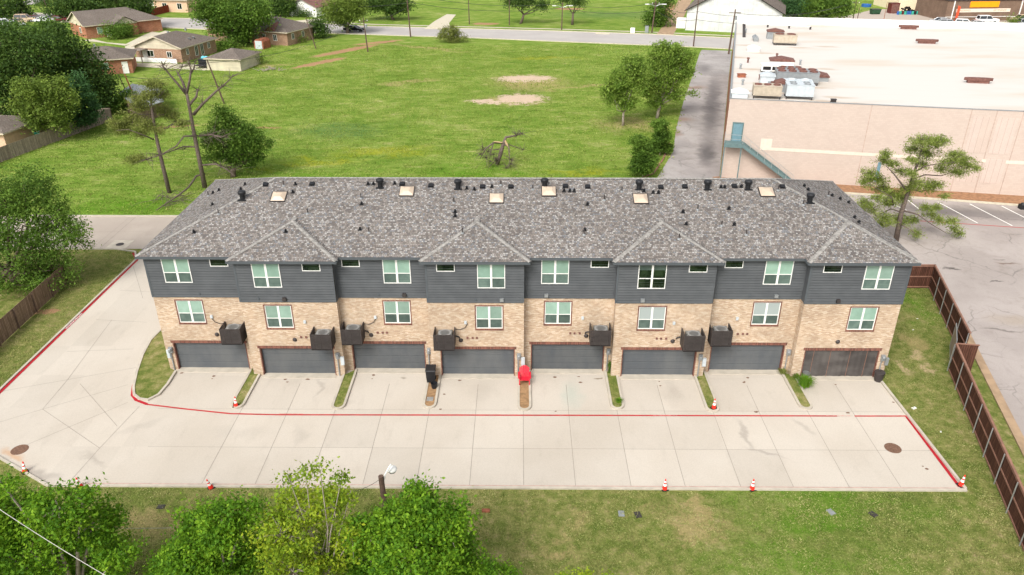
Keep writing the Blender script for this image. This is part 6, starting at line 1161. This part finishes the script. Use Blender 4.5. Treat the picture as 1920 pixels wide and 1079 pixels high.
for i in range(9):
    x, y = G(510+i*9.5, 31.5); m = MB().box(-.09, -.09, 0, .09, .09, 1.1); m.box(-.12, -.12, 1.1, .12, .12, 1.18); o = tag(m.build('bollard', 'white_paint'), 'white post, %s from the left, before the brown roofed house' % ORD[i], 'post', 'white posts along the far yard'); o.location = (x, y, 0)
# ornamental grass and weeds on islands
def tuft(label, x, y, r, h, n, mat='fresh_leaves', name='ornamental_grass', cat='plant', z=.1):
    t = thing(name, label, cat, (x, y, z)); V = []; Fc = []
    for i in range(n):
        a = rng.uniform(0, 2*math.pi); rr = r*rng.uniform(.3, 1.15); hh = h*rng.uniform(.6, 1.1); b0 = rng.normal(size=2)*r*.18; d = np.array([math.cos(a), math.sin(a)]); s_ = np.array([-d[1], d[0]])*.018; o_ = len(V)
        for f, z_ in ((0, 0), (.35, .75), (.75, 1.), (1., .72)):
            p_ = b0+d*rr*f; w_ = 1-f*.8; V += [(p_[0]-s_[0]*w_, p_[1]-s_[1]*w_, z_*hh), (p_[0]+s_[0]*w_, p_[1]+s_[1]*w_, z_*hh)]
        Fc += [[o_, o_+1, o_+3, o_+2], [o_+2, o_+3, o_+5, o_+4], [o_+4, o_+5, o_+7, o_+6]]
    m = MB(); m.v = V; m.f = Fc; m.mi = [0]*len(Fc); m.build('blades', mat, t); return t
x, y = G(1507, 727); tuft('arching clump of long grass on the last island', x, y, .68, .65, 380); tuft('small weed clump left of the arching grass', *G(1492, 712), .3, .3, 120, 'olive_leaves'); tuft('weedy clump beside the fifth garage meter', 24.35, .35, .25, .9, 120, 'green_leaves'); tuft('round weed on the fifth island tip', *G(1160, 757), .3, .25, 120, 'fresh_leaves'); tuft('dry brown weed in the corner by the seventh garage', *G(1467, 703), .4, .3, 140, 'dull_needles'); tuft('dark weed in the corner by the first island', *G(478, 700), .25, .3, 90, 'dull_needles')
# tyre and oil marks at the garage mouths
OS = MB()
for q in [(341+0, 700), (398, 711), (401, 706), (539, 717), (577, 712), (535, 712), (700, 704), (698, 711), (862, 714), (868, 708), (1040, 708), (1085, 707), (1088, 718), (1236, 716), (1238, 724), (1402, 709), (1396, 716), (1395, 718), (1567, 722), (1675, 755), (833, 740), (826, 768), (1042, 772), (1418, 773), (1590, 775), (1730, 875), (1738, 880)]:
    x, y = G(*q); n = 9; r0 = rng.uniform(.05, .10); OS.sheet([(x+r0*rng.uniform(.7, 1.3)*math.cos(2*math.pi*j/n)*1.3, y+r0*rng.uniform(.6, 1.2)*math.sin(2*math.pi*j/n)) for j in range(n)], .02)
struct('oil_spots', OS, 'manhole_iron', 'small dark oil drips on the driveway slabs', 'stains')
# parking bay lines on the lot
PL = MB()
for a, b in [((1700, 374), (1722, 392)), ((1758, 379), (1833, 419)), ((1818, 383), (1898, 424)), ((1878, 387), (1960, 428)), ((1640, 369), (1700, 395)), ((1940, 392), (2020, 432))]: PL.strip([G(*a), G(*b)], .12, .024)
struct('parking_lines', PL, 'road_paint', 'slanting white parking bay lines on the lot', 'lines'); struct('red_lot_line', MB().strip([G(1725, 415), G(1920, 428), G(2100, 440)], .13, .023), 'red_paint', 'thin red line across the parking lot', 'line')
t = thing('wheel_stop', 'black rubber wheel stop at the right edge by the lot kerb', 'wheel stop', (*G(1916, 392), 0)); MB().box(-.3, -.3, 0, .3, .3, .5).lathe([(.28, .5), (.2, .65)], n=10).build('body', 'black_plastic', t)
t = thing('black_screen', 'black screen panel standing behind the right roof corner', 'screen panel', (0, 0, 0)); a, b = G(1702, 500), G(1728, 500); MB().strip([(46.2, 15.6), (48.6, 14.6)], .04, 0, 2.4).build('panel', 'black_plastic', t); MB().tube([(46.2, 15.6, 0), (46.2, 15.6, 2.5)], .04, 6).tube([(48.6, 14.6, 0), (48.6, 14.6, 2.5)], .04, 6).build('frame', 'black_plastic', t)
t = thing('rock_heap', 'small heap of broken pale branches in the field near the garage', 'debris', (*G(508, 132), 0)); m = MB()
for i in range(26): a = rng.normal(size=3); m.tube([(a[0]*1.2, a[1]*.7, .1), (a[0]*1.2+rng.normal()*1., a[1]*.7+rng.normal()*.6, .2+abs(a[2])*.25)], [.06, .03], 4)
m.build('branches', 'pale_bark', t)
t = thing('swing_frame', 'old wooden swing frame behind the grey plank fence', 'swing frame', (*G(55, 263), 0), R(-10)); 
for x in (-2.4, 2.4): m = MB(); m.tube([(x, -.8, 0), (x, 0, 2.1)], .07, 5); m.tube([(x, .8, 0), (x, 0, 2.1)], .07, 5); m.build('leg', 'rust_dark', t)
MB().tube([(-2.6, 0, 2.1), (2.6, 0, 2.1)], .08, 6).tube([(-2.6, 0, 1.2), (2.6, 0, 1.2)], .05, 6).build('beam', 'rust_dark', t); MB().box(.9, -.02, .8, 1.9, .02, 2.0).build('slide', 'green_plastic', t)

# grass tufts: lawn by the drive and the rough field
foliage('lawn_blades', (.14, .20, .045, 1), (.27, .32, .09, 1), (.56, .50, .24, 1), .35, .35)
foliage('field_blades', (.12, .19, .025, 1), (.24, .34, .05, 1), (.50, .52, .17, 1), .38, .09)
def scatter(name, label, n, region, inside, size, mat, h, aspect=.35):
    x0, y0, x1, y1 = region; X = rng.uniform(x0, x1, n*2); Y = rng.uniform(y0, y1, n*2); dn = np.sin(X*1.7+np.sin(Y*.9)*2)*np.sin(Y*1.3+np.cos(X*.8)*2); k_ = inside(X, Y) & (rng.random(n*2) < .55+.45*dn); X, Y = X[k_][:n], Y[k_][:n]
    C = np.stack([X, Y, rng.uniform(h*.2, h, len(X))], 1); o = leaves(name, C, size, mat, None, aspect, -.2); return tag(o, label, 'grass', kind='stuff')
def el(X, Y, q): dx, dy = X-q[0], Y-q[1]; c_, s_ = math.cos(q[4]), math.sin(q[4]); return ((dx*c_+dy*s_)/q[2])**2+((-dx*s_+dy*c_)/q[3])**2 > 1
bare = [gp(985, 147, 6.0, 1.9, .05), gp(972, 186, 4.6, 2.4, .1), gp(912, 190, 3., .9, -.25), gp(950, 197, 3, .8, -.2), gp(650, 95, 11, 1.8, .95), gp(600, 118, 8, 1.5, .95)]
def in_front(X, Y): return (Y < YL-.25) & ~((X < -7.8) & (Y > -11-.56*(X+8.2)))
scatter('lawn_grass', 'short mown grass blades on the front lawn with straw patches', 70000, (-12, -19.5, 46, YL-.25), in_front, .10, 'lawn_blades', .06)
scatter('lawn_grass', 'mown grass between drive and dark fence', 26000, (42.9, -17, 53, 13.2), lambda X, Y: (X < fx(Y)-.2-1.1*(Y < 1)) & (X > 43.05), .10, 'lawn_blades', .06)
scatter('lawn_grass', 'mown grass strip between plank fence and red kerb', 14000, (-22, -8, XL-.2, 20.4), lambda X, Y: X < XL-.2, .11, 'lawn_blades', .06)
def in_field(X, Y):
    k_ = X < (34.5+(Y-41)*.2535)-.5+1.1*np.sin(Y*.35+np.sin(Y*.9)*1.5)**2+.5*np.sin(Y*2.1)
    for q in bare: k_ = k_ & el(X, Y, q)
    return k_
scatter('field_grass', 'rough green field grass behind the townhouses', 110000, (-48, 29.4, 50, 128), in_field, .24, 'field_blades', .12)
